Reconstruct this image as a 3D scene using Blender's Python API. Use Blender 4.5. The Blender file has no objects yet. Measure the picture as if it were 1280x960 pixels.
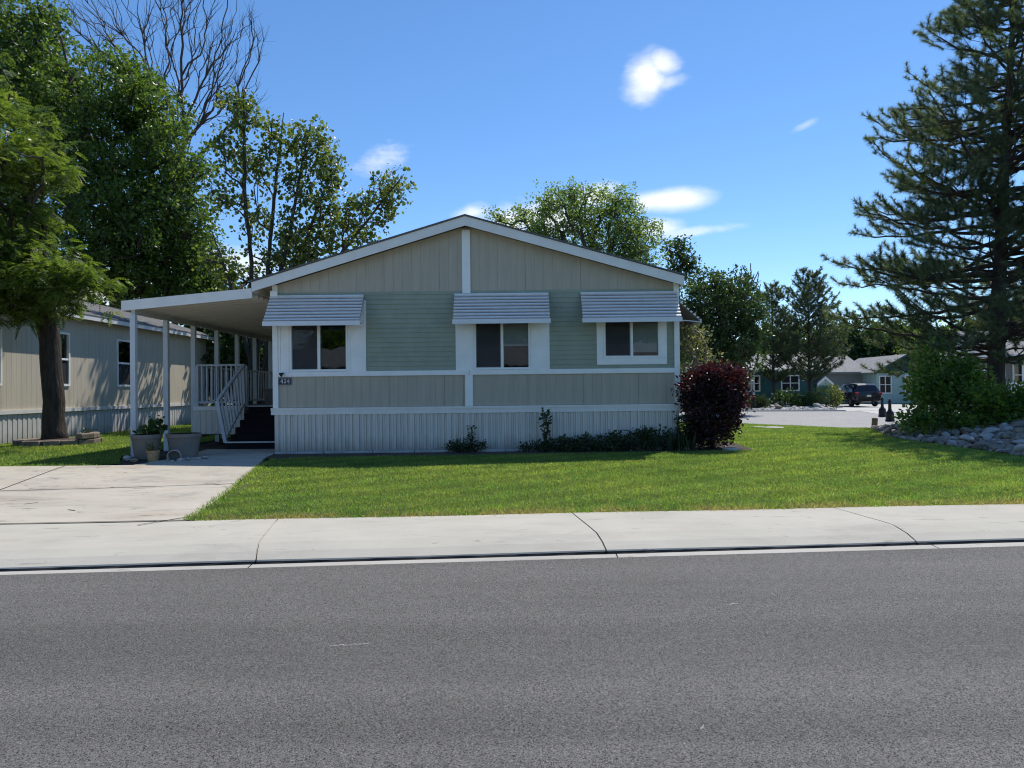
import bpy, bmesh, math, random
import numpy as np
from mathutils import Vector, Matrix, Euler

random.seed(11)
rng = np.random.default_rng(11)
PI = math.pi
scene = bpy.context.scene
COL = scene.collection

# ------------------------------------------------------------------ camera
F, CX, CY, CAMZ = 880.0, 640.0, 480.0, 1.6
PITCH, ROLL = math.atan(7 / 880.0), math.radians(-0.63)
CAMR = Euler((PI / 2 + PITCH, 0, 0)).to_matrix() @ Matrix.Rotation(ROLL, 3, 'Z')
EYE = Vector((0, 0, CAMZ))
cd = bpy.data.cameras.new("camera")
cam = bpy.data.objects.new("camera", cd)
COL.objects.link(cam)
cam.matrix_world = Matrix.Translation(EYE) @ CAMR.to_4x4()
cd.sensor_width = 36.0
cd.lens = 36.0 * F / 1280.0
cd.clip_start, cd.clip_end = 0.1, 9000
scene.camera = cam


def ray(px, py):
    return CAMR @ Vector(((px - CX) / F, (CY - py) / F, -1.0))


def at(px, py, Y):
    """the point at depth Y seen at a pixel of the photograph (1280 x 960)"""
    d = ray(px, py)
    return EYE + d * (Y / d.y)


def gp(px, py, z=0.0):
    d = ray(px, py)
    return EYE + d * ((z - CAMZ) / d.z)


def sm(a, b, t):
    t = np.clip((np.asarray(t, float) - a) / (b - a), 0, 1)
    return t * t * (3 - 2 * t)


def gz(x, y):
    """height of the terrain"""
    x = np.asarray(x, float)
    y = np.asarray(y, float)
    z = 0.13 + 0.13 * sm(8.2, 14.5, y)
    z = z - 0.22 * sm(3, 8, x) * sm(19, 30, y)
    z = z + 0.52 * sm(9.7, 14.6, x) * sm(11.0, 15.5, y) * (1 - sm(20.5, 23.5, y))
    z = z + 0.5 * sm(40, 58, y) * sm(-5, 5, x) * 0
    return z


def gzf(x, y):
    return float(gz(x, y))


# ------------------------------------------------------------------ materials
MATS = {}


def srgb(h):
    h = h.lstrip('#')
    c = [int(h[i:i + 2], 16) / 255 for i in (0, 2, 4)]
    return tuple((v / 12.92 if v <= 0.04045 else ((v + 0.055) / 1.055) ** 2.4) for v in c)


class NT:
    def __init__(s, name):
        m = bpy.data.materials.new(name)
        m.use_nodes = True
        s.m, s.t = m, m.node_tree
        s.bsdf = s.t.nodes['Principled BSDF']
        s.out = s.t.nodes['Material Output']
        MATS[name] = m

    def n(s, typ, **kw):
        nd = s.t.nodes.new(typ)
        for k, v in kw.items():
            if k.startswith('i_'):
                key = k[2:].replace('_', ' ')
                nd.inputs[key].default_value = v
            else:
                setattr(nd, k, v)
        return nd

    def l(s, a, b):
        s.t.links.new(a, b)

    def ramp(s, fac, stops, interp='LINEAR'):
        r = s.n('ShaderNodeValToRGB')
        r.color_ramp.interpolation = interp
        el = r.color_ramp.elements
        while len(el) < len(stops):
            el.new(0.5)
        for e, (p, c) in zip(el, stops):
            e.position = p
            e.color = (c[0], c[1], c[2], 1) if not isinstance(c, (int, float)) else (c, c, c, 1)
        s.l(fac, r.inputs['Fac'])
        return r.outputs['Color']

    def coord(s, scale=(1, 1, 1), kind='Object', loc=(0, 0, 0)):
        tc = s.n('ShaderNodeTexCoord')
        mp = s.n('ShaderNodeMapping')
        mp.inputs['Scale'].default_value = scale
        mp.inputs['Location'].default_value = loc
        s.l(tc.outputs[kind], mp.inputs['Vector'])
        return mp.outputs['Vector']

    def noise(s, vec, scale, detail=4, rough=0.55, dist=0.0):
        nd = s.n('ShaderNodeTexNoise')
        nd.inputs['Scale'].default_value = scale
        nd.inputs['Detail'].default_value = detail
        nd.inputs['Roughness'].default_value = rough
        nd.inputs['Distortion'].default_value = dist
        s.l(vec, nd.inputs['Vector'])
        return nd.outputs['Fac']

    def mix(s, a, b, fac, mode='MIX'):
        nd = s.n('ShaderNodeMix', data_type='RGBA', blend_type=mode)
        for inp, v in ((nd.inputs[0], fac), (nd.inputs[6], a), (nd.inputs[7], b)):
            if isinstance(v, (int, float)):
                inp.default_value = v
            elif isinstance(v, tuple):
                inp.default_value = (v[0], v[1], v[2], 1)
            else:
                s.l(v, inp)
        return nd.outputs[2]

    def bump(s, h, strength=0.3, dist=0.01):
        b = s.n('ShaderNodeBump')
        b.inputs['Strength'].default_value = strength
        b.inputs['Distance'].default_value = dist
        s.l(h, b.inputs['Height'])
        s.l(b.outputs['Normal'], s.bsdf.inputs['Normal'])

    def base(s, c):
        if isinstance(c, tuple):
            s.bsdf.inputs['Base Color'].default_value = (c[0], c[1], c[2], 1)
        else:
            s.l(c, s.bsdf.inputs['Base Color'])


def pmat(name, c, var=0.12, scale=3.0, rough=0.6, bump=0.0, bscale=60, bdist=0.004, spec=0.3, metal=0.0, stretch=(1, 1, 1), c2=None, coat=0.0):
    """painted / plain material with blotchy variation and fine bump"""
    k = NT(name)
    v = k.coord(stretch)
    f = k.noise(v, scale, 6, 0.6)
    if c2 is None:
        lo = tuple(x * (1 - var) for x in c)
        hi = tuple(min(1, x * (1 + var)) for x in c)
    else:
        lo, hi = c, c2
    k.base(k.ramp(f, [(0.3, lo), (0.7, hi)]))
    k.bsdf.inputs['Roughness'].default_value = rough
    k.bsdf.inputs['Metallic'].default_value = metal
    k.bsdf.inputs['Specular IOR Level'].default_value = spec
    k.bsdf.inputs['Coat Weight'].default_value = coat
    if bump:
        k.bump(k.noise(v, bscale, 3, 0.6), bump, bdist)
    return k.m


def leafmat(name, stops, trans=0.46, tcol=None, rough=0.38, spec=0.5, tint=1.0):
    """foliage: diffuse + light passing through, colour varying from leaf to leaf and clump to clump"""
    k = NT(name)
    g = k.n('ShaderNodeNewGeometry')
    v = k.coord((1, 1, 1))
    f = k.noise(v, 0.9, 3, 0.6)
    add = k.n('ShaderNodeMath', operation='MULTIPLY_ADD')
    k.l(g.outputs['Random Per Island'], add.inputs[0])
    add.inputs[1].default_value = 0.65
    ms = k.n('ShaderNodeMath', operation='MULTIPLY_ADD')
    k.l(f, ms.inputs[0])
    ms.inputs[1].default_value = 0.9
    ms.inputs[2].default_value = -0.27
    k.l(ms.outputs[0], add.inputs[2])
    c = k.ramp(add.outputs[0], stops)
    k.base(c)
    k.bsdf.inputs['Roughness'].default_value = rough
    k.bsdf.inputs['Specular IOR Level'].default_value = spec
    tr = k.n('ShaderNodeBsdfTranslucent')
    tc = k.mix(c, tcol or (1.0, 1.0, 0.45), 1.0, 'MULTIPLY')
    br = k.mix(tc, (2.1, 2.1, 2.1), 1.0, 'MULTIPLY')
    k.l(br, tr.inputs['Color'])
    mx = k.n('ShaderNodeMixShader')
    mx.inputs[0].default_value = trans
    k.l(k.bsdf.outputs[0], mx.inputs[1])
    k.l(tr.outputs[0], mx.inputs[2])
    k.l(mx.outputs[0], k.out.inputs['Surface'])
    return k.m


# ------------------------------------------------------------------ mesh builder
class MB:
    def __init__(s, M=None):
        s.v, s.f, s.n, s.M, s.smooth, s.mi = [], [], 0, M, False, []

    def add(s, verts, faces):
        verts = np.asarray(verts, float).reshape(-1, 3)
        s.v.append(verts)
        for f in faces:
            s.f.append(tuple(int(i) + s.n for i in f))
        s.n += len(verts)

    def box(s, x0, x1, y0, y1, z0, z1):
        s.add([(x0, y0, z0), (x1, y0, z0), (x1, y1, z0), (x0, y1, z0), (x0, y0, z1), (x1, y0, z1), (x1, y1, z1), (x0, y1, z1)],
              [(0, 3, 2, 1), (4, 5, 6, 7), (0, 1, 5, 4), (1, 2, 6, 5), (2, 3, 7, 6), (3, 0, 4, 7)])
        return s

    def prism_y(s, poly, y0, y1):
        """poly: (x, z) counter-clockwise seen from -Y; extruded y0 -> y1"""
        n = len(poly)
        s.add([(x, y0, z) for x, z in poly] + [(x, y1, z) for x, z in poly],
              [tuple(range(n)), tuple(range(2 * n - 1, n - 1, -1))] + [(i, i + n, (i + 1) % n + n, (i + 1) % n) for i in range(n)])
        return s

    def prism_x(s, poly, x0, x1):
        """poly: (y, z)"""
        n = len(poly)
        s.add([(x0, y, z) for y, z in poly] + [(x1, y, z) for y, z in poly],
              [tuple(range(n - 1, -1, -1)), tuple(range(n, 2 * n))] + [(i, (i + 1) % n, (i + 1) % n + n, i + n) for i in range(n)])
        return s

    def tube(s, pts, rad, n=8, cap=True):
        pts = [Vector(p) for p in pts]
        if isinstance(rad, (int, float)):
            rad = [rad] * len(pts)
        rings = []
        up = None
        for i, p in enumerate(pts):
            d = (pts[min(i + 1, len(pts) - 1)] - pts[max(i - 1, 0)])
            if d.length < 1e-9:
                d = Vector((0, 0, 1))
            d.normalize()
            if up is None:
                up = Vector((0, 0, 1)) if abs(d.z) < 0.9 else Vector((1, 0, 0))
            a = d.cross(up)
            if a.length < 1e-6:
                a = d.orthogonal()
            a.normalize()
            b = a.cross(d)
            up = b
            rings.append([p + (a * math.cos(2 * PI * k / n) + b * math.sin(2 * PI * k / n)) * rad[i] for k in range(n)])
        vs = [tuple(q) for r in rings for q in r]
        fs = []
        for i in range(len(pts) - 1):
            for k in range(n):
                fs.append((i * n + k, i * n + (k + 1) % n, (i + 1) * n + (k + 1) % n, (i + 1) * n + k))
        if cap:
            fs.append(tuple(range(n - 1, -1, -1)))
            fs.append(tuple((len(pts) - 1) * n + k for k in range(n)))
        s.add(vs, fs)
        return s

    def bar(s, a, b, w, h=None):
        """rectangular bar from a to b"""
        h = h or w
        a, b = Vector(a), Vector(b)
        d = (b - a).normalized()
        up = Vector((0, 0, 1)) if abs(d.z) < 0.95 else Vector((0, 1, 0))
        r = d.cross(up).normalized()
        u = r.cross(d)
        q = []
        for p in (a, b):
            for sx, sz in ((-1, -1), (1, -1), (1, 1), (-1, 1)):
                q.append(tuple(p + r * (sx * w / 2) + u * (sz * h / 2)))
        s.add(q, [(0, 1, 2, 3), (7, 6, 5, 4), (0, 4, 5, 1), (1, 5, 6, 2), (2, 6, 7, 3), (3, 7, 4, 0)])
        return s

    def lathe(s, prof, n=24, c=(0, 0, 0), R=None):
        vs, fs = [], []
        for r, z in prof:
            for k in range(n):
                p = Vector((r * math.cos(2 * PI * k / n), r * math.sin(2 * PI * k / n), z))
                if R is not None:
                    p = R @ p
                vs.append(tuple(p + Vector(c)))
        m = len(prof)
        for i in range(m - 1):
            for k in range(n):
                fs.append((i * n + k, i * n + (k + 1) % n, (i + 1) * n + (k + 1) % n, (i + 1) * n + k))
        s.add(vs, fs)
        return s

    def arrays(s, V, Fc):
        """V (N,3), Fc (M,k) numpy"""
        s.v.append(V)
        s.f.append((Fc + s.n))
        s.n += len(V)

    def mesh(s, name, origin=(0, 0, 0)):
        V = np.concatenate(s.v) if s.v else np.zeros((0, 3))
        if s.M is not None:
            A = np.array(s.M)
            V = V @ A[:3, :3].T + A[:3, 3]
        V = V - np.array(origin, float)
        me = bpy.data.meshes.new(name)
        loops, starts, tot = [], [], 0
        cur = []
        parts = []
        for f in s.f:
            if isinstance(f, np.ndarray):
                if cur:
                    parts.append(('l', cur))
                    cur = []
                parts.append(('a', f))
            else:
                cur.append(f)
        if cur:
            parts.append(('l', cur))
        li, ls = [], []
        for kind, fs in parts:
            if kind == 'a':
                k = fs.shape[1]
                li.append(fs.reshape(-1))
                ls.append(np.full(len(fs), k))
            else:
                li.append(np.fromiter((i for f in fs for i in f), int))
                ls.append(np.fromiter((len(f) for f in fs), int))
        li = np.concatenate(li).astype(np.int32)
        ls = np.concatenate(ls).astype(np.int32)
        me.vertices.add(len(V))
        me.vertices.foreach_set('co', V.astype(np.float32).reshape(-1))
        me.loops.add(len(li))
        me.loops.foreach_set('vertex_index', li)
        me.polygons.add(len(ls))
        st = np.concatenate([[0], np.cumsum(ls)[:-1]]).astype(np.int32)
        me.polygons.foreach_set('loop_start', st)
        me.polygons.foreach_set('loop_total', ls)
        me.update(calc_edges=True)
        me.validate()
        me.polygons.foreach_set('use_smooth', np.full(len(me.polygons), bool(s.smooth)))
        return me


ROOTLOC = {}


def tag(o, label=None, cat=None, group=None, kind=None):
    if label:
        o['label'] = label
    if cat:
        o['category'] = cat
    if group:
        o['group'] = group
    if kind:
        o['kind'] = kind
    return o


def root(name, loc, label, cat, group=None):
    o = bpy.data.objects.new(name, None)
    COL.objects.link(o)
    o.location = loc
    o.empty_display_size = 0.2
    ROOTLOC[o] = Vector(loc)
    return tag(o, label, cat, group)


def part(name, mb, mat, parent, label=None):
    org = ROOTLOC[parent]
    me = mb.mesh(name, org)
    for m in (mat if isinstance(mat, (list, tuple)) else [mat]):
        me.materials.append(m)
    o = bpy.data.objects.new(name, me)
    COL.objects.link(o)
    o.parent = parent
    ROOTLOC[o] = org
    if label:
        o['label'] = label
    return o


def solo(name, mb, mat, label=None, cat=None, group=None, kind=None, origin=(0, 0, 0)):
    me = mb.mesh(name, origin)
    me.materials.append(mat)
    o = bpy.data.objects.new(name, me)
    COL.objects.link(o)
    o.location = origin
    ROOTLOC[o] = Vector(origin)
    return tag(o, label, cat, group, kind)


def copy_tree(o, loc=None, rz=None, label=None, parent=None, scale=None):
    c = o.copy()
    COL.objects.link(c)
    if parent is not None:
        c.parent = parent
    if loc is not None:
        c.location = loc
    if rz is not None:
        c.rotation_euler = (0, 0, rz)
    if scale is not None:
        c.scale = (scale,) * 3 if isinstance(scale, (int, float)) else scale
    if label:
        c['label'] = label
    for ch in o.children:
        copy_tree(ch, parent=c)
    return c


def sheet(poly, dz, step=0.5, hf=gz, thick=0.0):
    """polygon (x, y) draped over the terrain, dz above it; optional skirt of the given thickness"""
    bm = bmesh.new()
    vs = [bm.verts.new((p[0], p[1], 0)) for p in poly]
    bm.faces.new(vs)
    xs = [p[0] for p in poly]
    ys = [p[1] for p in poly]
    for ax, lo, hi in ((0, min(xs), max(xs)), (1, min(ys), max(ys))):
        k = math.floor(lo / step) * step + step
        while k < hi:
            co = (k, 0, 0) if ax == 0 else (0, k, 0)
            no = (1, 0, 0) if ax == 0 else (0, 1, 0)
            bmesh.ops.bisect_plane(bm, geom=bm.verts[:] + bm.edges[:] + bm.faces[:], plane_co=co, plane_no=no)
            k += step
    bmesh.ops.triangulate(bm, faces=[f for f in bm.faces if len(f.verts) > 4])
    bm.normal_update()
    for f in bm.faces:
        if f.normal.z < 0:
            f.normal_flip()
    bm.verts.index_update()
    V = np.array([v.co[:] for v in bm.verts])
    V[:, 2] = hf(V[:, 0], V[:, 1]) + dz
    Fs = [tuple(v.index for v in f.verts) for f in bm.faces]
    mb = MB()
    if thick:
        be = [(e.link_loops[0].vert.index, e.link_loops[0].link_loop_next.vert.index) for e in bm.edges if len(e.link_faces) == 1]
        n = len(V)
        V2 = V.copy()
        V2[:, 2] -= thick
        Fs += [(b, a, a + n, b + n) for a, b in be]
        V = np.concatenate([V, V2])
    mb.add(V, Fs)
    bm.free()
    return mb


def inside(poly, x, y):
    p = np.asarray(poly, float)
    x = np.asarray(x)
    y = np.asarray(y)
    r = np.zeros(len(x), bool)
    j = len(p) - 1
    for i in range(len(p)):
        c = ((p[i, 1] > y) != (p[j, 1] > y)) & (x < (p[j, 0] - p[i, 0]) * (y - p[i, 1]) / (p[j, 1] - p[i, 1] + 1e-12) + p[i, 0])
        r ^= c
        j = i
    return r


# ------------------------------------------------------------------ scattering of leaves / needles / blades
def rand_rot(n, r=rng):
    q = r.normal(size=(n, 4))
    q /= np.linalg.norm(q, axis=1)[:, None]
    w, x, y, z = q.T
    return np.stack([np.stack([1 - 2 * (y * y + z * z), 2 * (x * y - z * w), 2 * (x * z + y * w)], -1),
                     np.stack([2 * (x * y + z * w), 1 - 2 * (x * x + z * z), 2 * (y * z - x * w)], -1),
                     np.stack([2 * (x * z - y * w), 2 * (y * z + x * w), 1 - 2 * (x * x + y * y)], -1)], -2)


def dir_rot(d, r=rng, roll=None):
    """matrices whose +Y column is d; the roll is free unless given (0 = +Z as near world up as it can be)"""
    d = d / (np.linalg.norm(d, axis=1)[:, None] + 1e-9)
    ref = np.tile([0, 0, 1.0], (len(d), 1))
    ref[np.abs(d[:, 2]) > 0.97] = [1, 0, 0]
    x = np.cross(d, ref)
    x /= np.linalg.norm(x, axis=1)[:, None]
    z = np.cross(x, d)
    a = r.uniform(0, 2 * PI, len(d)) if roll is None else r.normal(0, roll, len(d))
    c, s = np.cos(a)[:, None], np.sin(a)[:, None]
    x2, z2 = x * c + z * s, z * c - x * s
    return np.stack([x2, d, z2], -1)


def scatter(mb, tv, tf, pos, R, sc):
    tv = np.asarray(tv, float)
    tf = np.asarray(tf, int)
    n, k = len(pos), len(tv)
    if n == 0:
        return
    sc = np.asarray(sc, float)
    S = tv[None] * (sc[:, None, None] if sc.ndim == 1 else sc[:, None, :])
    V = np.einsum('nij,nkj->nki', R, S) + pos[:, None, :]
    Fc = (tf[None] + (np.arange(n) * k)[:, None, None]).reshape(-1, tf.shape[1])
    mb.arrays(V.reshape(-1, 3), Fc)


LEAF_V = [(0, 0, 0), (0.32, 0.45, 0.07), (0, 1, -0.03), (-0.32, 0.45, 0.07)]
LEAF_F = [(0, 1, 2), (0, 2, 3)]
ROUND_V = [(0, 0, 0), (0.42, 0.3, 0.06), (0.3, 0.75, 0.05), (0, 1, -0.04), (-0.3, 0.75, 0.05), (-0.42, 0.3, 0.06)]
ROUND_F = [(0, 1, 2), (0, 2, 3), (0, 3, 4), (0, 4, 5)]


def frond(n=9):
    v, f = [], []
    for i in range(n):
        t = (i + 1) / n
        y, z = t * 0.95, -0.28 * t * t
        L = 0.24 * math.sin(PI * (0.15 + 0.75 * t)) + 0.05
        for s in (-1, 1):
            b = len(v)
            v += [(0, y, z), (s * L * 0.55, y - 0.01, z + 0.0), (s * L * 1.2, y + 0.14, z - 0.06), (s * L * 0.5, y + 0.17, z - 0.01)]
            f.append((b, b + 1, b + 2) if s > 0 else (b, b + 2, b + 1))
            f.append((b, b + 2, b + 3) if s > 0 else (b, b + 3, b + 2))
    return v, f


def tuft(n=26, lo=15, hi=95, w=0.045, seed=1):
    r = np.random.default_rng(seed)
    v, f = [], []
    for i in range(n):
        th = math.radians(r.uniform(lo, hi)) if i > 2 else math.radians(r.uniform(0, 20))
        ph = r.uniform(0, 2 * PI)
        L = r.uniform(0.75, 1.05)
        d = Vector((math.sin(th) * math.cos(ph), math.cos(th), math.sin(th) * math.sin(ph)))
        s = d.orthogonal().normalized() * w
        o = Vector((0, r.uniform(-0.75, 0.1), 0))
        b = len(v)
        v += [tuple(o + s), tuple(o - s), tuple(o + d * L)]
        f.append((b, b + 1, b + 2))
    return v, f


# ------------------------------------------------------------------ trees
def grow(trunk, R0, targets, bf=0.35, expo=2.3, rmin=0.006, wob=0.07, sag=0.0, sides=5, low=.35):
    """grows limbs from a trunk line to every target point (a spanning tree that trades length against reach);
    returns (mesh builder, list of (point, direction) at the branch ends)"""
    tr = [Vector(p) for p in trunk]
    dense = [tr[0]]
    for a, b in zip(tr, tr[1:]):
        k = max(2, int((b - a).length / 0.35))
        for i in range(1, k + 1):
            dense.append(a.lerp(b, i / k))
    nt = len(dense)
    P = np.concatenate([np.array([p[:] for p in dense]), targets])
    N = len(P)
    par = np.full(N, -1)
    pl = np.zeros(N)
    for i in range(1, nt):
        par[i] = i - 1
        pl[i] = pl[i - 1] + np.linalg.norm(P[i] - P[i - 1])
    lo = max(1, int(nt * low))
    D = np.linalg.norm(P[nt:, None] - P[None, lo:nt], axis=2) + bf * pl[None, lo:nt]
    best = D.min(1)
    bp = D.argmin(1) + lo
    done = np.zeros(N - nt, bool)
    order = list(range(nt))
    for _ in range(N - nt):
        i = int(np.argmin(np.where(done, 1e9, best)))
        done[i] = True
        g = nt + i
        par[g] = bp[i]
        pl[g] = pl[bp[i]] + np.linalg.norm(P[g] - P[bp[i]])
        order.append(g)
        d = np.linalg.norm(P[nt:] - P[g], axis=1) + bf * pl[g]
        u = (d < best) & ~done
        best[u] = d[u]
        bp[u] = g
    w = np.zeros(N)
    kids = np.zeros(N, int)
    for g in reversed(order):
        if kids[g] == 0:
            w[g] = max(w[g], 1)
        if par[g] >= 0:
            w[par[g]] += w[g]
            kids[par[g]] += 1
    r = np.maximum(R0 * (w / w[0]) ** (1 / expo), rmin)
    mb = MB()
    mb.smooth = True
    # trunk with a flare at the root
    rt = [r[i] * (1 + 0.45 * math.exp(-i * 0.35 / 0.3)) for i in range(nt)]
    mb.tube([Vector(P[i]) + Vector((random.gauss(0, 0.015), random.gauss(0, 0.015), 0)) for i in range(nt)], rt, 12)
    ends, dirs = [], []
    for g in order[nt:]:
        a, b = Vector(P[par[g]]), Vector(P[g])
        L = (b - a).length
        q = [a]
        pd = Vector(P[par[g]] - P[par[par[g]]]) if par[par[g]] >= 0 else Vector((0, 0, 1))
        if pd.length > 1e-6:
            pd.normalize()
        ms = 3 if L > 0.5 else 2
        for i in range(1, ms):
            t = i / ms
            p = a.lerp(b, t)
            p += pd * (L * 0.16 * (1 - t) * math.sin(PI * t))
            p += Vector((random.gauss(0, 1), random.gauss(0, 1), random.gauss(0, 1))) * (wob * L)
            p.z -= sag * L * math.sin(PI * t)
            q.append(p)
        q.append(b)
        ra = min(r[par[g]], r[g] * 1.5)
        rr = [ra + (r[g] - ra) * i / (len(q) - 1) for i in range(len(q))]
        mb.tube(q, rr, sides if rr[0] > 0.03 else 3, cap=False)
        ends.append(b)
        dirs.append((b - q[-2]).normalized() if (b - q[-2]).length > 1e-6 else Vector((0, 0, 1)))
    return mb, np.array([e[:] for e in ends]), np.array([d[:] for d in dirs])


def lobes_px(lobes, Y):
    """lobes given where the photograph shows them: (px, py, rx_px, ry_px, depth offset m, depth radius m, count)"""
    pts = []
    for px, py, rx, ry, dy, ryd, n in lobes:
        c = at(px, py, Y + dy)
        k = (Y + dy) / F
        m = 0
        while m < n:
            u = rng.uniform(-1, 1, 3)
            d = np.linalg.norm(u)
            if d > 1 or d < rng.uniform(0, 0.55):
                continue
            pts.append((c.x + u[0] * rx * k, c.y + u[1] * ryd, c.z + u[2] * ry * k))
            m += 1
    return np.array(pts)


def leaves(mb, centers, dirs, per, spread, size, tv=LEAF_V, tf=LEAF_F, droop=0.3, flat=0.0, svar=0.35, sprays=1, tight=0.30):
    if sprays > 1:      # leaves gather in sprays about each branch end, with air between them
        k = len(centers) * sprays
        centers = np.repeat(centers, sprays, 0) + rng.normal(0, 1, (k, 3)) * np.array([1, 1, .75]) * spread
        dirs = np.repeat(dirs, sprays, 0) * .5 + rng.normal(0, .6, (k, 3))
        spread = spread * tight
        per = max(1, per // sprays)
    n = len(centers) * per
    c = np.repeat(centers, per, 0)
    d = np.repeat(dirs, per, 0)
    off = rng.normal(0, 1, (n, 3)) * np.array([1, 1, 0.8]) * spread
    pos = c + off + d * spread * 0.4
    dd = off / (spread + 1e-9) * 0.8 + d * 0.5 + rng.normal(0, 0.6, (n, 3))
    dd[:, 2] -= droop
    R = dir_rot(dd, roll=flat if flat else None)
    sc = size * np.clip(rng.normal(1, svar, n), 0.4, 1.8)
    scatter(mb, tv, tf, pos, R, sc)


def make_tree(name, label, trunk, R0, lobes, Y, per, spread, size, lm, bm_, tv=LEAF_V, tf=LEAF_F, bf=0.35, group=None, cat='tree',
              droop=0.3, extra=None, flat=0.0, rmin=0.006, wob=0.07, sprays=1, tight=.30):
    pts = lobes_px(lobes, Y) if not isinstance(lobes, np.ndarray) else lobes
    mb, e, d = grow(trunk, R0, pts, bf=bf, rmin=rmin, wob=wob)
    t = root(name, trunk[0], label, cat, group)
    part('trunk', mb, bm_, t)
    cr = MB()
    leaves(cr, e, d, per, spread, size, tv, tf, droop, flat, sprays=sprays, tight=tight)
    if extra:
        extra(cr, e, d)
    part('crown', cr, lm, t)
    return t


def make_pine(name, label, base, H, prof, trunk_r, lm, bm_, step=0.42, per=5, needle=0.17, lean=(0, 0), sub=0.42, group=None, start=1.2, curve=0.25,
              tuft_n=26, tw=0.04, tilt=(-0.15, 0.35), seed=3, tstep=0.19):
    """pine: whorls of limbs that turn up at their ends, side twigs, tufts of needles; prof = [(height fraction, reach m)]"""
    r = random.Random(seed)
    rg = np.random.default_rng(seed)
    t = root(name, base, label, 'tree', group)
    B = Vector(base)
    tp = [B + Vector((lean[0] * (i / 14) ** 1.3, lean[1] * (i / 14) ** 1.3, H * i / 14)) for i in range(15)]
    mb = MB()
    mb.smooth = True
    mb.tube(tp, [trunk_r * (1 - 0.93 * (i / 14) ** 0.9) * (1.25 if i == 0 else 1) for i in range(15)], 12)
    tpos, tdir = [], []

    def trunk_at(z):
        u = max(0, min(13.999, z / H * 14))
        i = int(u)
        return tp[i].lerp(tp[i + 1], u - i)
    z = start
    while z < H * 0.985:
        fr = z / H
        reach = np.interp(fr, [p[0] for p in prof], [p[1] for p in prof])
        for k in range(per if reach > 0.8 else 4):
            az = r.uniform(0, 2 * PI)
            L = reach * r.choice((.5, .7, .85, .95, 1.0, 1.08)) * r.uniform(.92, 1.06)
            s0 = r.uniform(*tilt) + 0.5 * max(0, fr - 0.6)
            p0 = trunk_at(z + r.uniform(-0.32, 0.32))
            h = Vector((math.cos(az), math.sin(az), 0))
            side = Vector((-math.sin(az), math.cos(az), 0))
            pts = []
            n = max(4, int(L / 0.35))
            bend = r.gauss(0, 0.22)
            for i in range(n + 1):
                u = i / n
                pts.append(p0 + h * (L * u) + side * (bend * L * u * u * (1.3 - u) + r.gauss(0, 0.035)) + Vector((0, 0, L * (s0 * u + curve * u * u * u) + r.gauss(0, 0.035))))
            r0 = min(trunk_r * 0.5, 0.016 + 0.013 * L)
            mb.tube(pts, [r0 * (1 - 0.85 * i / n) for i in range(n + 1)], 5, cap=False)
            # side twigs
            x = L * 0.22
            sg = 1
            while x < L:
                u = x / L
                i = min(n - 1, int(u * n))
                q = pts[i].lerp(pts[i + 1], u * n - i)
                d = (pts[i + 1] - pts[i]).normalized()
                lt = (0.2 + sub * (1 - u) * L * 0.5 + 0.15 * r.random()) * (0.8 + 0.4 * r.random())
                lt = min(lt, 1.3)
                a = math.radians(r.uniform(35, 65)) * sg
                td = (d * math.cos(a) + side * math.sin(a)).normalized()
                td = (td + Vector((0, 0, r.uniform(-0.1, 0.45)))).normalized()
                tpts = [q, q + td * lt * 0.5 + Vector((0, 0, -0.02)), q + (td + Vector((0, 0, 0.18))) * lt]
                mb.tube(tpts, [0.009, 0.007, 0.004], 3, cap=False)
                m = max(1, int(lt / tstep))
                for j in range(m):
                    uu = 1 - j / (m + 0.7)
                    if uu < 0.5:
                        continue
                    b = tpts[1].lerp(tpts[2], uu * 2 - 1) if uu > 0.5 else tpts[0].lerp(tpts[1], uu * 2)
                    tpos.append(b[:])
                    e = (td + Vector((0, 0, 0.35)) + Vector((r.gauss(0, .3), r.gauss(0, .3), r.gauss(0, .2))))
                    tdir.append(e[:])
                sg = -sg
                x += r.uniform(0.16, 0.31)
            for j in range(3):
                tpos.append(pts[-1].lerp(pts[-2], j * 0.5)[:])
                tdir.append(((pts[-1] - pts[-2]).normalized() + Vector((r.gauss(0, .2), r.gauss(0, .2), 0.3 + r.gauss(0, .2))))[:])
        z += step * r.uniform(0.75, 1.25)
    for j in range(6):
        tpos.append(tp[-1][:])
        tdir.append((r.gauss(0, .5), r.gauss(0, .5), 1))
    part('trunk', mb, bm_, t)
    cr = MB()
    tpos, tdir = np.array(tpos), np.array(tdir)
    for q in range(3):
        tv, tf = tuft(tuft_n, seed=q + 5, w=tw)
        s = np.arange(len(tpos)) % 3 == q
        scatter(cr, tv, tf, tpos[s], dir_rot(tdir[s], rg), needle * rg.uniform(0.75, 1.2, s.sum()))
    part('crown', cr, lm, t)
    return t


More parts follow.
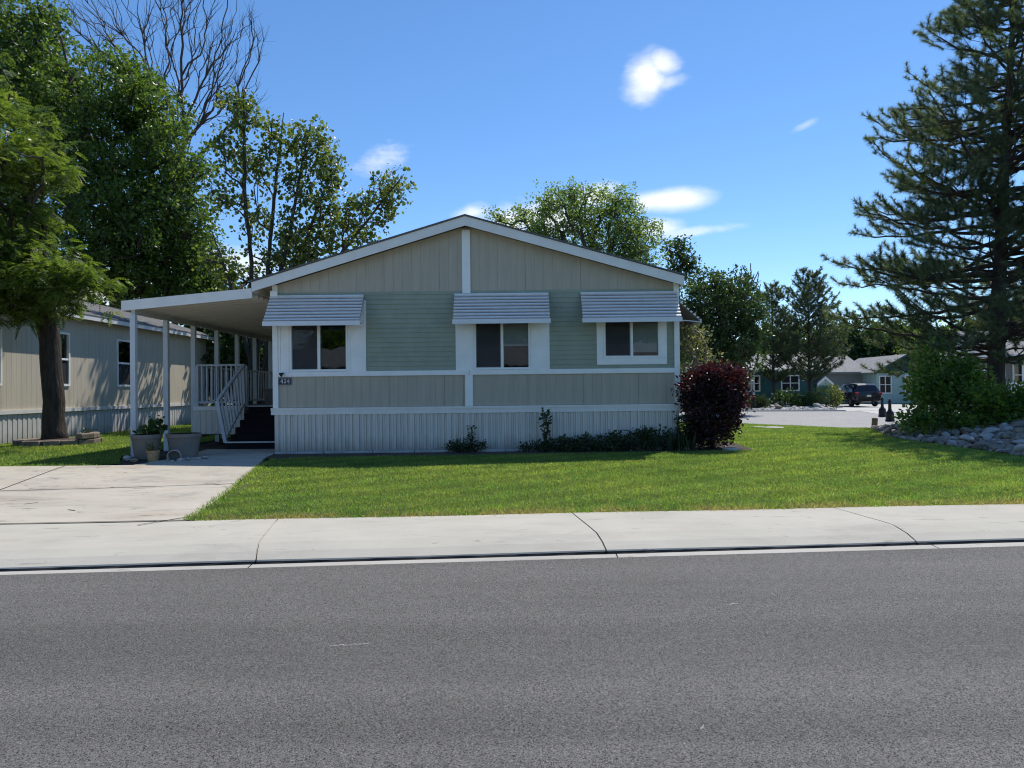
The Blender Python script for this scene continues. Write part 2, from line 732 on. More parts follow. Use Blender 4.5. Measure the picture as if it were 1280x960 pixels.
def shrub(name, label, base, lobes, per, size, lm, bm_, spread=0.1, cat='shrub', group=None, tv=LEAF_V, tf=LEAF_F, stems=6, droop=0.0, flat=0.0):
    """lobes in metres about the base: (dx, dy, dz, rx, ry, rz, n)"""
    B = Vector(base)
    pts = []
    for dx, dy, dz, rx, ry, rz_, n in lobes:
        m = 0
        while m < n:
            u = rng.uniform(-1, 1, 3)
            d = np.linalg.norm(u)
            if d > 1 or d < rng.uniform(0, 0.8):
                continue
            pts.append((B.x + dx + u[0] * rx, B.y + dy + u[1] * ry, max(B.z + 0.05, B.z + dz + u[2] * rz_)))
            m += 1
    pts = np.array(pts)
    h = pts[:, 2].max() - B.z
    mb, e, d = grow([B - Vector((0, 0, .05)), B + Vector((0, 0, h * 0.12)), B + Vector((0, 0, h * 0.35))], 0.02 + 0.018 * h, pts, bf=0.5, rmin=0.003)
    t = root(name, base, label, cat, group)
    part('stem', mb, bm_, t)
    cr = MB()
    leaves(cr, e, d, per, spread, size, tv, tf, droop, flat)
    part('foliage', cr, lm, t)
    return t

# ================================================================== MATERIALS
M = MATS
pmat('white_trim', (0.90, 0.90, 0.86), 0.05, 4, 0.45, 0.05, 80)
pmat('white_metal', (0.72, 0.74, 0.76), 0.05, 3, 0.4, 0, spec=0.5)
pmat('awning_paint', (0.82, 0.81, 0.79), 0.06, 5, 0.38, 0, spec=0.5)
pmat('fascia_paint', (0.82, 0.80, 0.75), 0.06, 3, 0.45, 0.04, 60)
pmat('awning_pan', (0.20, 0.215, 0.25), 0.08, 5, 0.5)
pmat('green_siding', (0.315, 0.350, 0.268), 0.10, 2.5, 0.6, 0.12, 120, stretch=(1, 1, 1))
pmat('tan_siding', (0.470, 0.420, 0.330), 0.09, 2.2, 0.7, 0.25, 90, stretch=(3, 3, 0.35))
pmat('skirt_vinyl', (0.70, 0.65, 0.57), 0.08, 3, 0.5, 0.05, 50, stretch=(4, 4, 0.6))
pmat('dark_interior', (0.16, 0.15, 0.15), 0.2, 2, 0.8)
pmat('blind_cloth', (0.88, 0.87, 0.84), 0.05, 3, 0.8)
pmat('porch_ceiling', (0.56, 0.55, 0.51), 0.05, 3, 0.5)
pmat('post_paint', (0.60, 0.62, 0.63), 0.06, 3, 0.5)
pmat('railing_paint', (0.52, 0.55, 0.58), 0.08, 6, 0.5)
pmat('black_carpet', (0.012, 0.012, 0.014), 0.4, 30, 0.95, 0.5, 200)
pmat('deck_board', (0.10, 0.10, 0.10), 0.3, 5, 0.8, 0.2, 60)
pmat('grey_siding', (0.545, 0.485, 0.38), 0.07, 1.6, 0.65, 0.25, 70, stretch=(3, 3, 0.35))
pmat('grey_skirt', (0.55, 0.54, 0.51), 0.08, 3, 0.6, 0.1, 50)
pmat('cream_trim', (0.68, 0.67, 0.64), 0.06, 3, 0.5)
pmat('plaque_black', (0.02, 0.022, 0.03), 0.3, 20, 0.4)
pmat('numeral_white', (0.7, 0.72, 0.78), 0.03, 20, 0.5)
pmat('pot_plastic', (0.20, 0.185, 0.165), 0.12, 6, 0.6, 0.1, 60)
pmat('terracotta', (0.40, 0.28, 0.15), 0.18, 14, 0.8, 0.2, 80)
pmat('potting_soil', (0.045, 0.033, 0.024), 0.4, 20, 0.95, 0.8, 60, 0.02)
pmat('kerb_shade', (0.018, 0.018, 0.019), 0.5, 6, 0.9, 0.5, 60, c2=(0.05, 0.048, 0.046))  # near-black colour paints in the shadow line along the kerb face
pmat('soil', (0.055, 0.043, 0.032), 0.4, 3, 0.95, 0.8, 25, 0.03, c2=(0.10, 0.08, 0.06))
pmat('ground_earth', (0.06, 0.075, 0.03), 0.3, 0.4, 0.95, 0.5, 8, 0.03, c2=(0.11, 0.10, 0.055))
pmat('lawn_soil', (0.060, 0.085, 0.022), 0.3, 2.0, 0.95, 0.8, 60, 0.02, c2=(0.10, 0.11, 0.04))
pmat('bark_grey', (0.095, 0.078, 0.062), 0.3, 14, 0.9, 1.0, 26, 0.05, stretch=(1, 1, 0.16), c2=(0.035, 0.028, 0.022))
pmat('bark_dark', (0.045, 0.038, 0.032), 0.3, 6, 0.9, 0.8, 25, 0.02, stretch=(1, 1, 0.25), c2=(0.085, 0.07, 0.055))
pmat('bark_pine', (0.10, 0.075, 0.058), 0.3, 6, 0.9, 0.9, 18, 0.03, stretch=(1, 1, 0.3), c2=(0.05, 0.04, 0.034))
pmat('bark_dead', (0.12, 0.095, 0.075), 0.3, 6, 0.85, 0.4, 30, c2=(0.07, 0.055, 0.045))
pmat('bark_pale', (0.30, 0.26, 0.20), 0.3, 6, 0.85, 0.4, 30)
pmat('car_black', (0.010, 0.010, 0.012), 0.1, 3, 0.18, 0, spec=0.5, coat=0.6)
pmat('tyre_rubber', (0.018, 0.018, 0.018), 0.2, 10, 0.85)
pmat('rim_alloy', (0.35, 0.35, 0.36), 0.1, 10, 0.35, metal=0.8)
pmat('tail_red', (0.22, 0.012, 0.012), 0.1, 10, 0.25)
pmat('plate_white', (0.6, 0.62, 0.6), 0.05, 40, 0.5)
pmat('black_iron', (0.012, 0.012, 0.013), 0.2, 10, 0.5)
pmat('wood_post', (0.22, 0.16, 0.09), 0.3, 8, 0.85, 0.5, 40, stretch=(4, 4, 0.5))
pmat('brick_edge', (0.17, 0.125, 0.10), 0.3, 6, 0.9, 0.5, 40, c2=(0.27, 0.23, 0.19))
pmat('concrete_edge', (0.36, 0.36, 0.35), 0.2, 5, 0.9, 0.4, 40)
pmat('rock_grey', (0.18, 0.148, 0.112), 0.3, 4, 0.85, 0.6, 18, 0.03, c2=(0.41, 0.355, 0.285))
pmat('rock_pale', (0.36, 0.34, 0.31), 0.3, 4, 0.85, 0.5, 18, 0.02, c2=(0.55, 0.53, 0.49))
pmat('rock_brown', (0.19, 0.15, 0.12), 0.3, 4, 0.85, 0.5, 18, 0.02, c2=(0.36, 0.31, 0.26))
pmat('teal_wall', (0.035, 0.11, 0.115), 0.1, 2, 0.7)
pmat('mint_wall', (0.42, 0.56, 0.52), 0.08, 2, 0.7)
pmat('deep_green', (0.035, 0.085, 0.065), 0.1, 2, 0.7)
pmat('far_grey_wall', (0.23, 0.25, 0.235), 0.06, 2, 0.7)
pmat('teal_door', (0.03, 0.19, 0.24), 0.1, 2, 0.6)
pmat('hill_green', (0.04, 0.06, 0.05), 0.3, 0.01, 0.95)
pmat('old_plastic', (0.30, 0.31, 0.30), 0.15, 10, 0.6)


def weather(name, zlo, zhi, dirt, amount):
    """splashed dirt with a ragged upper edge, heavier low down"""
    m = M[name]
    t = m.node_tree
    bs = t.nodes['Principled BSDF']
    src = bs.inputs['Base Color'].links[0].from_socket
    geo = t.nodes.new('ShaderNodeNewGeometry')
    sx = t.nodes.new('ShaderNodeSeparateXYZ')
    t.links.new(geo.outputs['Position'], sx.inputs[0])
    mp = t.nodes.new('ShaderNodeMapping')
    mp.inputs['Scale'].default_value = (5, 5, 1.2)
    t.links.new(geo.outputs['Position'], mp.inputs['Vector'])
    nz = t.nodes.new('ShaderNodeTexNoise')
    nz.inputs['Scale'].default_value = 1.6
    nz.inputs['Detail'].default_value = 6
    t.links.new(mp.outputs[0], nz.inputs['Vector'])
    ad = t.nodes.new('ShaderNodeMath')
    ad.operation = 'MULTIPLY_ADD'
    t.links.new(nz.outputs['Fac'], ad.inputs[0])
    ad.inputs[1].default_value = -(zhi - zlo) * 1.6
    t.links.new(sx.outputs['Z'], ad.inputs[2])
    mr = t.nodes.new('ShaderNodeMapRange')
    t.links.new(ad.outputs[0], mr.inputs['Value'])
    mr.inputs['From Min'].default_value = zlo - (zhi - zlo) * .8
    mr.inputs['From Max'].default_value = zhi - (zhi - zlo) * .8
    mr.inputs['To Min'].default_value = amount
    mr.inputs['To Max'].default_value = 0
    mx = t.nodes.new('ShaderNodeMix')
    mx.data_type = 'RGBA'
    t.links.new(mr.outputs[0], mx.inputs[0])
    t.links.new(src, mx.inputs[6])
    mx.inputs[7].default_value = (*dirt, 1)
    t.links.new(mx.outputs[2], bs.inputs['Base Color'])


weather('skirt_vinyl', .26, .62, (0.20, 0.17, 0.13), .55)
weather('grey_skirt', .2, .6, (0.22, 0.19, 0.15), .6)


def m_glass():
    k = NT('window_glass')
    gl = k.n('ShaderNodeBsdfGlossy')
    gl.inputs['Roughness'].default_value = 0.015
    gl.inputs['Color'].default_value = (0.9, 0.95, 1, 1)
    tr = k.n('ShaderNodeBsdfTransparent')
    tr.inputs['Color'].default_value = (0.86, 0.89, 0.88, 1)
    fr = k.n('ShaderNodeFresnel')
    fr.inputs['IOR'].default_value = 1.75
    v = k.coord((1, 1, 1))
    b = k.n('ShaderNodeBump')
    b.inputs['Strength'].default_value = 0.06
    b.inputs['Distance'].default_value = 0.02
    k.l(k.noise(v, 2.2, 2), b.inputs['Height'])
    k.l(b.outputs['Normal'], gl.inputs['Normal'])
    mx = k.n('ShaderNodeMixShader')
    k.l(fr.outputs[0], mx.inputs[0])
    k.l(tr.outputs[0], mx.inputs[1])
    k.l(gl.outputs[0], mx.inputs[2])
    k.l(mx.outputs[0], k.out.inputs['Surface'])


def m_screen():
    k = NT('insect_screen')
    k.base((0.06, 0.06, 0.065))
    k.bsdf.inputs['Roughness'].default_value = 0.7
    tr = k.n('ShaderNodeBsdfTransparent')
    mx = k.n('ShaderNodeMixShader')
    mx.inputs[0].default_value = 0.42
    k.l(tr.outputs[0], mx.inputs[1])
    k.l(k.bsdf.outputs[0], mx.inputs[2])
    k.l(mx.outputs[0], k.out.inputs['Surface'])


def m_dark_glass():
    k = NT('dark_glass')
    k.base((0.012, 0.014, 0.017))
    k.bsdf.inputs['Roughness'].default_value = 0.05
    k.bsdf.inputs['Specular IOR Level'].default_value = 0.6


def m_asphalt(name, dark, light, tone):
    k = NT(name)
    v = k.coord((1, 1, 1))
    vo = k.n('ShaderNodeTexVoronoi')
    vo.inputs['Scale'].default_value = 215
    k.l(v, vo.inputs['Vector'])
    sep = k.n('ShaderNodeSeparateColor')
    k.l(vo.outputs['Color'], sep.inputs[0])
    chips = k.ramp(sep.outputs[0], [(0.0, dark), (0.16, dark), (0.30, tuple(0.35 * a + 0.65 * b for a, b in zip(dark, light))), (0.93, light), (1.0, tuple(min(1, 1.7 * c) for c in light))])
    vo2 = k.n('ShaderNodeTexVoronoi')
    vo2.inputs['Scale'].default_value = 120
    k.l(v, vo2.inputs['Vector'])
    sep2 = k.n('ShaderNodeSeparateColor')
    k.l(vo2.outputs['Color'], sep2.inputs[0])
    big = k.ramp(sep2.outputs[1], [(0.0, 0.70), (0.5, 1.0), (1.0, 1.22)])
    c = k.mix(chips, big, 0.8, 'MULTIPLY')
    fine = k.noise(v, 420, 2, 0.7)
    c = k.mix(c, k.ramp(fine, [(0.3, 0.72), (0.7, 1.25)]), 0.7, 'MULTIPLY')
    # worn wheel tracks and patches, along the road
    tr = k.noise(k.coord((0.05, 1.25, 1)), 1.0, 4, 0.6, 0.3)
    c = k.mix(c, k.ramp(tr, [(0.25, 1 - tone), (0.75, 1 + tone)]), 1.0, 'MULTIPLY')
    bl = k.noise(k.coord((0.5, 0.9, 1), loc=(3, 1, 0)), 0.9, 6, 0.65)
    c = k.mix(c, k.ramp(bl, [(0.3, 0.93), (0.7, 1.07)]), 1.0, 'MULTIPLY')
    k.base(c)
    k.bsdf.inputs['Roughness'].default_value = 0.82
    k.bsdf.inputs['Specular IOR Level'].default_value = 0.25
    h = k.n('ShaderNodeMath', operation='MULTIPLY_ADD')
    k.l(sep.outputs[0], h.inputs[0])
    h.inputs[1].default_value = 0.7
    k.l(fine, h.inputs[2])
    k.bump(h.outputs[0], 0.55, 0.006)


def m_concrete(name, c, stain, rough=0.85):
    k = NT(name)
    v = k.coord((1, 1, 1))
    a = k.noise(v, 0.8, 6, 0.65)
    lo = tuple(x * 0.90 for x in c)
    hi = tuple(x * 1.07 for x in c)
    col = k.ramp(a, [(0.3, lo), (0.7, hi)])
    g = k.noise(v, 150, 3, 0.7)
    col = k.mix(col, k.ramp(g, [(0.25, 0.88), (0.75, 1.08)]), 1.0, 'MULTIPLY')
    # broom finish
    br = k.noise(k.coord((1.5, 90, 1)), 1.0, 2, 0.5)
    col = k.mix(col, k.ramp(br, [(0.3, 0.96), (0.7, 1.03)]), 1.0, 'MULTIPLY')
    s1 = k.noise(k.coord((0.8, 2.2, 1), loc=(5, 2, 0)), 0.9, 7, 0.7, 0.4)
    col = k.mix(col, (0.24, 0.22, 0.20), k.ramp(s1, [(0.52, 0.0), (0.70, stain)]))
    s2 = k.noise(k.coord((1, 3.0, 1), loc=(9, 4, 0)), 2.3, 5, 0.7, 0.8)
    col = k.mix(col, (0.10, 0.075, 0.055), k.ramp(s2, [(0.615, 0.0), (0.66, min(1, stain * 1.2))]))
    s3 = k.noise(k.coord((0.6, 1.6, 1), loc=(2, 7, 0)), 1.1, 5, 0.7)
    col = k.mix(col, (0.36, 0.27, 0.19), k.ramp(s3, [(0.52, 0.0), (0.74, stain * 0.7)]))
    k.base(col)
    k.bsdf.inputs['Roughness'].default_value = rough
    k.bsdf.inputs['Specular IOR Level'].default_value = 0.25
    k.bump(g, 0.25, 0.004)


def m_shingle(name, a, b):
    k = NT(name)
    v = k.coord((1, 1, 1))
    br = k.n('ShaderNodeTexBrick')
    br.inputs['Scale'].default_value = 1.0
    br.inputs['Brick Width'].default_value = 0.32
    br.inputs['Row Height'].default_value = 0.14
    br.inputs['Mortar Size'].default_value = 0.006
    br.inputs['Color1'].default_value = (*a, 1)
    br.inputs['Color2'].default_value = (*b, 1)
    br.inputs['Mortar'].default_value = (a[0] * 0.4, a[1] * 0.4, a[2] * 0.4, 1)
    mp = k.n('ShaderNodeMapping')
    mp.inputs['Rotation'].default_value = (0, 0, PI / 2)
    k.l(v, mp.inputs['Vector'])
    k.l(mp.outputs['Vector'], br.inputs['Vector'])
    f = k.noise(v, 8, 5, 0.7)
    c = k.mix(br.outputs['Color'], k.ramp(f, [(0.3, 0.8), (0.7, 1.2)]), 1.0, 'MULTIPLY')
    k.base(c)
    k.bsdf.inputs['Roughness'].default_value = 0.85
    k.bump(k.noise(v, 120, 2), 0.4, 0.005)


def m_grass():
    k = NT('grass_blade')
    g = k.n('ShaderNodeNewGeometry')
    v = k.coord((1, 1, 1))
    big = k.noise(v, 0.55, 5, 0.65)
    mid = k.noise(v, 3.2, 4, 0.6)
    # mowing stripes, faint, running off to the right
    st = k.n('ShaderNodeTexWave')
    st.inputs['Scale'].default_value = 0.42
    st.inputs['Distortion'].default_value = 1.6
    st.inputs['Detail'].default_value = 2
    mp = k.n('ShaderNodeMapping')
    mp.inputs['Rotation'].default_value = (0, 0, math.radians(62))
    k.l(v, mp.inputs['Vector'])
    k.l(mp.outputs['Vector'], st.inputs['Vector'])
    c = k.ramp(g.outputs['Random Per Island'], [(0.0, (0.095, 0.165, 0.040)), (0.45, (0.148, 0.240, 0.058)), (0.85, (0.210, 0.305, 0.085)), (0.93, (0.31, 0.32, 0.12)), (1.0, (0.42, 0.37, 0.20))])
    c = k.mix(c, k.ramp(big, [(0.30, (0.68, 0.80, 0.85)), (0.5, (1, 1, 1)), (0.70, (1.42, 1.20, 1.15))]), 1.0, 'MULTIPLY')
    c = k.mix(c, k.ramp(mid, [(0.3, 0.82), (0.7, 1.18)]), 1.0, 'MULTIPLY')
    c = k.mix(c, k.ramp(st.outputs['Color'], [(0.3, 0.90), (0.7, 1.10)]), 1.0, 'MULTIPLY')
    # dry straw patches where the lawn meets the pavement, and a few bare spots
    at_ = k.n('ShaderNodeAttribute')
    at_.attribute_name = 'dry'
    pn = k.noise(v, 1.9, 5, 0.7)
    mul = k.n('ShaderNodeMath', operation='MULTIPLY')
    k.l(at_.outputs['Fac'], mul.inputs[0])
    k.l(k.ramp(pn, [(0.40, 0.0), (0.54, 1.0)]), mul.inputs[1])
    c = k.mix(c, (0.30, 0.255, 0.14), mul.outputs[0])
    k.base(c)
    k.bsdf.inputs['Roughness'].default_value = 0.5
    k.bsdf.inputs['Specular IOR Level'].default_value = 0.3
    tr = k.n('ShaderNodeBsdfTranslucent')
    k.l(k.mix(c, (2.0, 2.1, 0.9), 1.0, 'MULTIPLY'), tr.inputs['Color'])
    mx = k.n('ShaderNodeMixShader')
    mx.inputs[0].default_value = 0.5
    k.l(k.bsdf.outputs[0], mx.inputs[1])
    k.l(tr.outputs[0], mx.inputs[2])
    k.l(mx.outputs[0], k.out.inputs['Surface'])


m_glass()
m_screen()
m_dark_glass()
m_asphalt('asphalt', (0.026, 0.0247, 0.0225), (0.186, 0.176, 0.160), 0.22)
m_asphalt('asphalt_old', (0.20, 0.195, 0.185), (0.40, 0.39, 0.37), 0.08)
m_concrete('concrete_walk', (0.49, 0.46, 0.385), 0.30)
m_concrete('concrete_gutter', (0.47, 0.445, 0.39), 0.40)
m_concrete('concrete_drive', (0.50, 0.455, 0.375), 0.75)
m_concrete('concrete_far', (0.52, 0.51, 0.48), 0.2)
m_shingle('shingle_dark', (0.10, 0.10, 0.105), (0.15, 0.145, 0.14))
m_shingle('shingle_grey', (0.20, 0.20, 0.20), (0.27, 0.265, 0.26))
m_shingle('shingle_pale', (0.33, 0.33, 0.32), (0.40, 0.395, 0.385))
m_grass()

leafmat('leaf_ash', [(0.0, (0.034, 0.066, 0.015)), (0.5, (0.072, 0.125, 0.025)), (1.0, (0.150, 0.21, 0.05))], 0.46)
leafmat('leaf_locust', [(0.0, (0.042, 0.078, 0.018)), (0.5, (0.082, 0.132, 0.028)), (0.9, (0.15, 0.185, 0.045)), (1.0, (0.25, 0.22, 0.07))], 0.46)
leafmat('leaf_linden', [(0.0, (0.045, 0.072, 0.024)), (0.5, (0.090, 0.128, 0.038)), (0.9, (0.16, 0.18, 0.062)), (1.0, (0.24, 0.18, 0.10))], 0.46)
leafmat('leaf_light', [(0.0, (0.075, 0.125, 0.045)), (0.5, (0.13, 0.195, 0.068)), (1.0, (0.22, 0.285, 0.11))], 0.5)
leafmat('leaf_dark', [(0.0, (0.018, 0.040, 0.013)), (0.5, (0.038, 0.074, 0.022)), (1.0, (0.08, 0.13, 0.038))], 0.38)
leafmat('needle_pine', [(0.0, (0.056, 0.080, 0.046)), (0.5, (0.102, 0.138, 0.078)), (1.0, (0.175, 0.22, 0.135))], 0.34, rough=0.5)
leafmat('needle_pinyon', [(0.0, (0.045, 0.068, 0.034)), (0.5, (0.080, 0.112, 0.052)), (1.0, (0.13, 0.17, 0.08))], 0.28, rough=0.5)
leafmat('leaf_barberry', [(0.0, (0.018, 0.012, 0.012)), (0.5, (0.038, 0.020, 0.020)), (0.8, (0.080, 0.030, 0.034)), (1.0, (0.18, 0.09, 0.085))], 0.27, tcol=(1.2, 0.35, 0.35))
leafmat('leaf_lilac', [(0.0, (0.05, 0.10, 0.02)), (0.5, (0.11, 0.185, 0.036)), (1.0, (0.21, 0.29, 0.075))], 0.46)
leafmat('leaf_bed', [(0.0, (0.020, 0.036, 0.014)), (0.5, (0.036, 0.058, 0.022)), (1.0, (0.07, 0.10, 0.04))], 0.28)
leafmat('leaf_pale', [(0.0, (0.10, 0.12, 0.055)), (0.5, (0.16, 0.17, 0.09)), (1.0, (0.28, 0.27, 0.18))], 0.3)
leafmat('leaf_yellow', [(0.0, (0.075, 0.10, 0.02)), (0.5, (0.13, 0.16, 0.035)), (1.0, (0.2, 0.22, 0.06))], 0.35)

# ================================================================== GROUND, ROAD, PAVEMENT


def fit(pts, z):
    w = [gp(px, py, z) for px, py in pts]
    a, b = np.polyfit([p.x for p in w], [p.y for p in w], 1)
    return lambda x: a * x + b


y_back = fit([(0, 657.5), (232, 651.5), (640, 641.5), (1280, 631)], 0.135)
y_mid = fit([(0, 689), (325, 678), (745, 666), (1118, 657)], 0.125)
y_front = fit([(0, 709.5), (320, 700), (640, 689.5), (1280, 673)], 0.05)
y_gut = fit([(0, 721), (320, 709.5), (640, 700), (1280, 684)], 0.0)

# ground: one sheet to the horizon
gxs = np.concatenate([[-4000, -1500, -600, -250, -120, -70], np.arange(-45, 60.1, 1.5), [80, 130, 260, 600, 1500, 4000]])
gys = np.concatenate([[-1500, -500, -150, -60, -25, -8, 0, 4, 7.0], np.arange(8.0, 66, 1.5), [75, 95, 140, 260, 600, 1500, 5000]])
X, Y = np.meshgrid(gxs, gys)
Z = np.where(Y > 7.5, gz(X, Y) - 0.07, -0.09)
mb = MB()
nx = len(gxs)
mb.add(np.stack([X, Y, Z], -1).reshape(-1, 3), [(j * nx + i, j * nx + i + 1, (j + 1) * nx + i + 1, (j + 1) * nx + i) for j in range(len(gys) - 1) for i in range(nx - 1)])
solo('ground', mb, M['ground_earth'], kind='structure')

# near road
xs = np.linspace(-60, 60, 41)
mb = MB()
v = [(x, -7.5 + 0.0 * x, 0.0) for x in xs] + [(x, y_gut(x) + 0.02 * math.sin(x * 3.1) * 0.4, 0.006) for x in xs]
mb.add(v, [(i, i + 1, 42 + i, 41 + i) for i in range(40)])
solo('road', mb, M['asphalt'], kind='structure')

# joints of the pavement, read where they cross its four lines
J = []
for (b, m, f, g) in (((347.7, 649), (324.8, 678), (319, 700), (312, 709)), ((714.6, 640.8), (744.8, 665), (757, 686), (772, 697)), ((1039, 634), (1118, 657), (1145, 676), (1174, 686))):
    J.append([gp(*b, 0.135).x, gp(*m, 0.125).x, gp(*f, 0.05).x, gp(*g, 0.0).x])
sp = 3.42
for k in range(1, 15):
    J.insert(0, [x - sp for x in J[0]])
    J.append([x + sp for x in J[-1]])
mw, mg, mk = MB(), MB(), MB()
for a, b in zip(J, J[1:]):
    g = 0.008
    rows = []
    for (xa, xb, yf, z) in ((a[2], b[2], lambda x: y_front(x) + 0.004, 0.032), (a[2], b[2], lambda x: y_front(x) + .012, 0.045), (a[2] * .6 + a[1] * .4, b[2] * .6 + b[1] * .4, lambda x: 0.6 * y_front(x) + .4 * y_mid(x), 0.092),
                            (a[1], b[1], y_mid, 0.128), (a[0] * .2 + a[1] * .8, b[0] * .2 + b[1] * .8, lambda x: .8 * y_mid(x) + .2 * y_back(x), 0.134), (a[0], b[0], y_back, 0.14), (a[0], b[0], lambda x: y_back(x) + .01, 0.0)):
        xx = np.linspace(xa + g, xb - g, 9)
        rows.append([(x, yf(x), z + 0.003 * math.sin(1.7 * x)) for x in xx])
    vs = [p for r in rows for p in r]
    n = 9
    fs = [(i * n + j, i * n + j + 1, (i + 1) * n + j + 1, (i + 1) * n + j) for i in range(len(rows) - 1) for j in range(n - 1)]
    k = len(rows) - 1
    e0 = [i * n for i in range(k + 1)]
    e1 = [i * n + n - 1 for i in range(k + 1)]
    fs += [tuple(reversed(e0)), tuple(e1)]
    mw.add(vs, fs)
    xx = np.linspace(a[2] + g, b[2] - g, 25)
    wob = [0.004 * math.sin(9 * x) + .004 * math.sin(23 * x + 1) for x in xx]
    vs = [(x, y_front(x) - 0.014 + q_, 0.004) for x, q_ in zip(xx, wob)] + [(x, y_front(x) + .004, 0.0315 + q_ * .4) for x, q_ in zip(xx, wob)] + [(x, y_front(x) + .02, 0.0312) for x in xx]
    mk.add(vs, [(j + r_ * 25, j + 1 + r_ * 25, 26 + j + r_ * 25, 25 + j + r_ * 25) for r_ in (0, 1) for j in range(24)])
    xx = np.linspace(a[3] + 0.006, b[3] - 0.006, 9)
    vs = [(x, y_gut(x) - 0.05, 0.001) for x in xx] + [(x, y_front(x) - 0.016, 0.012) for x in xx]
    mg.add(vs, [(j, j + 1, n + j + 1, n + j) for j in range(n - 1)])
solo('pavement', mw, M['concrete_walk'], kind='structure')
solo('kerb_face', mk, M['kerb_shade'], kind='structure')
solo('gutter', mg, M['concrete_gutter'], kind='structure')
mb = MB()
mb.add([(x, y_gut(x) - .06, -0.015) for x in xs] + [(x, y_back(x) + .05, -0.015) for x in xs], [(i, i + 1, 42 + i, 41 + i) for i in range(40)])
solo('road_base', mb, M['soil'], kind='structure')

# driveway
DRX = gp(233, 651, 0.14)
DRB = gp(322, 583, 0.24)
drive_poly = [(-20, y_back(-20) + .015), (DRX.x, y_back(DRX.x) + .015), (DRX.x * .6 + DRB.x * .4 + .03, DRX.y * .6 + DRB.y * .4), (DRB.x, DRB.y), (-5.05, 14.3), (-5.3, 16.6), (-7.2, 16.6), (-6.9, 14.6), (-7.15, 13.25), (-20, 13.35)]
solo('driveway', sheet(drive_poly, 0.012, 0.6, thick=0.05), M['concrete_drive'], kind='structure')
mb = MB()


def strip(mb, a, b, w, dz):
    a, b = Vector((a[0], a[1], 0)), Vector((b[0], b[1], 0))
    n = max(2, int((b - a).length / 0.5))
    s = Vector((-(b - a).y, (b - a).x, 0)).normalized() * (w / 2)
    vs = []
    for i in range(n + 1):
        p = a.lerp(b, i / n)
        for q in (p - s, p + s):
            vs.append((q.x, q.y, gzf(q.x, q.y) + dz))
    mb.add(vs, [(2 * i, 2 * i + 2, 2 * i + 3, 2 * i + 1) for i in range(n)])


strip(mb, (-20, y_back(-20) + .012), (DRX.x + .1, y_back(DRX.x + .1) + .012), .034, .020)
for a, b in (((0, 612), (130, 609)), ((130, 609), (296, 604)), ((0, 611), (92, 583)), ((172, 650), (236, 640)), ((120, 588), (137, 587)), ((30, 626), (48, 624)), ((85, 632), (94, 633))):
    p, q = gp(*a, .2), gp(*b, .2)
    strip(mb, p.xy, q.xy, 0.022, 0.017)
solo('driveway_joints', mb, M['soil'], kind='structure')

# lawns
lawn_front = [(DRX.x + .02, y_back(DRX.x) + .012), (4, y_back(4) + .012), (18, y_back(18) + .012), (18, 11.2), (9.75, 11.6), (9.45, 13.2), (9.5, 15.5), (9.6, 17.2), (9.9, 18.7), (10.4, 20.0), (11.2, 22.4)]
st_near = [gp(1095, 542.5, 0.05), gp(1000, 533.5, .05), gp(925, 529, .05), gp(860, 526.5, .05)]
lawn_front += [(p.x, p.y) for p in st_near[1:]] + [(2.5, st_near[-1].y + .3), (2.5, 14.75), (-0.5, 14.45), (-4.3, 14.35), (-4.75, 13.9), (DRB.x + .03, DRB.y), (DRX.x * .6 + DRB.x * .4 + .05, DRX.y * .6 + DRB.y * .4)]
lawn_left = [(-13.85, 13.36), (-8.0, 13.28), (-7.6, 13.6), (-8.35, 15.0), (-8.45, 31), (-13.85, 31)]
solo('lawn', sheet(lawn_front, 0.0, 0.8), M['lawn_soil'], kind='structure')
solo('lawn', sheet(lawn_left, 0.0, 0.8), M['lawn_soil'], kind='structure')
bed_poly = [(-4.75, 13.95), (-4.3, 14.33), (-0.5, 14.43), (2.5, 14.7), (5.1, 14.85), (5.3, 17), (3.7, 17), (3.7, 15.45), (-5.2, 15.45), (-5.0, 14.3)]
solo('flower_bed', sheet(bed_poly, 0.012, 0.5), M['soil'], kind='structure')
solo('bare_soil', sheet([(-7.55, 13.5), (-6.95, 13.32), (-6.95, 14.6), (-7.25, 16.7), (-5.25, 16.7), (-5.25, 29), (-8.4, 29), (-8.3, 15.0)], -0.02, 0.8), M['soil'], kind='structure')
rock_poly = [(9.5, 11.0), (9.45, 13.2), (9.5, 15.5), (9.6, 17.2), (9.9, 18.7), (10.4, 20.0), (11.2, 22.6), (14, 23.6), (30, 24), (30, 11)]
solo('rock_bed_soil', sheet(rock_poly, -0.015, 0.7), M['soil'], kind='structure')

# side street, the driveways beyond it
pts = [gp(860, 526.5, .05), gp(925, 529, .05), gp(1000, 533.5, .05), gp(1095, 542.5, .05)]
st_poly = [(-40, 30.5), (2.5, pts[0].y + .2)] + [(p.x, p.y) for p in pts] + [(16, 24.5), (60, 25.5), (60, 44), (30, 44.5), (20.6, 43.5), (14.2, 45), (5, 46.5), (-40, 47)]
solo('side_street', sheet(st_poly, 0.0, 2.5), M['asphalt_old'], kind='structure')
solo('far_kerb', sheet([(-40, 47.0), (5, 46.5), (14.2, 45), (20.6, 43.5), (20.6, 44.0), (14.2, 45.5), (5, 47.0), (-40, 47.5)], 0.08, 3, thick=.1), M['concrete_far'], kind='structure')
solo('far_driveway', sheet([(20.7, 43.52), (30, 44.52), (32, 60), (24.5, 60)], 0.012, 2.5), M['concrete_far'], kind='structure')
solo('far_driveway', sheet([(16.2, 26.8), (24, 25.2), (26, 43.9), (21.5, 43.9), (18.6, 34)], 0.012, 2.5), M['concrete_far'], kind='structure')

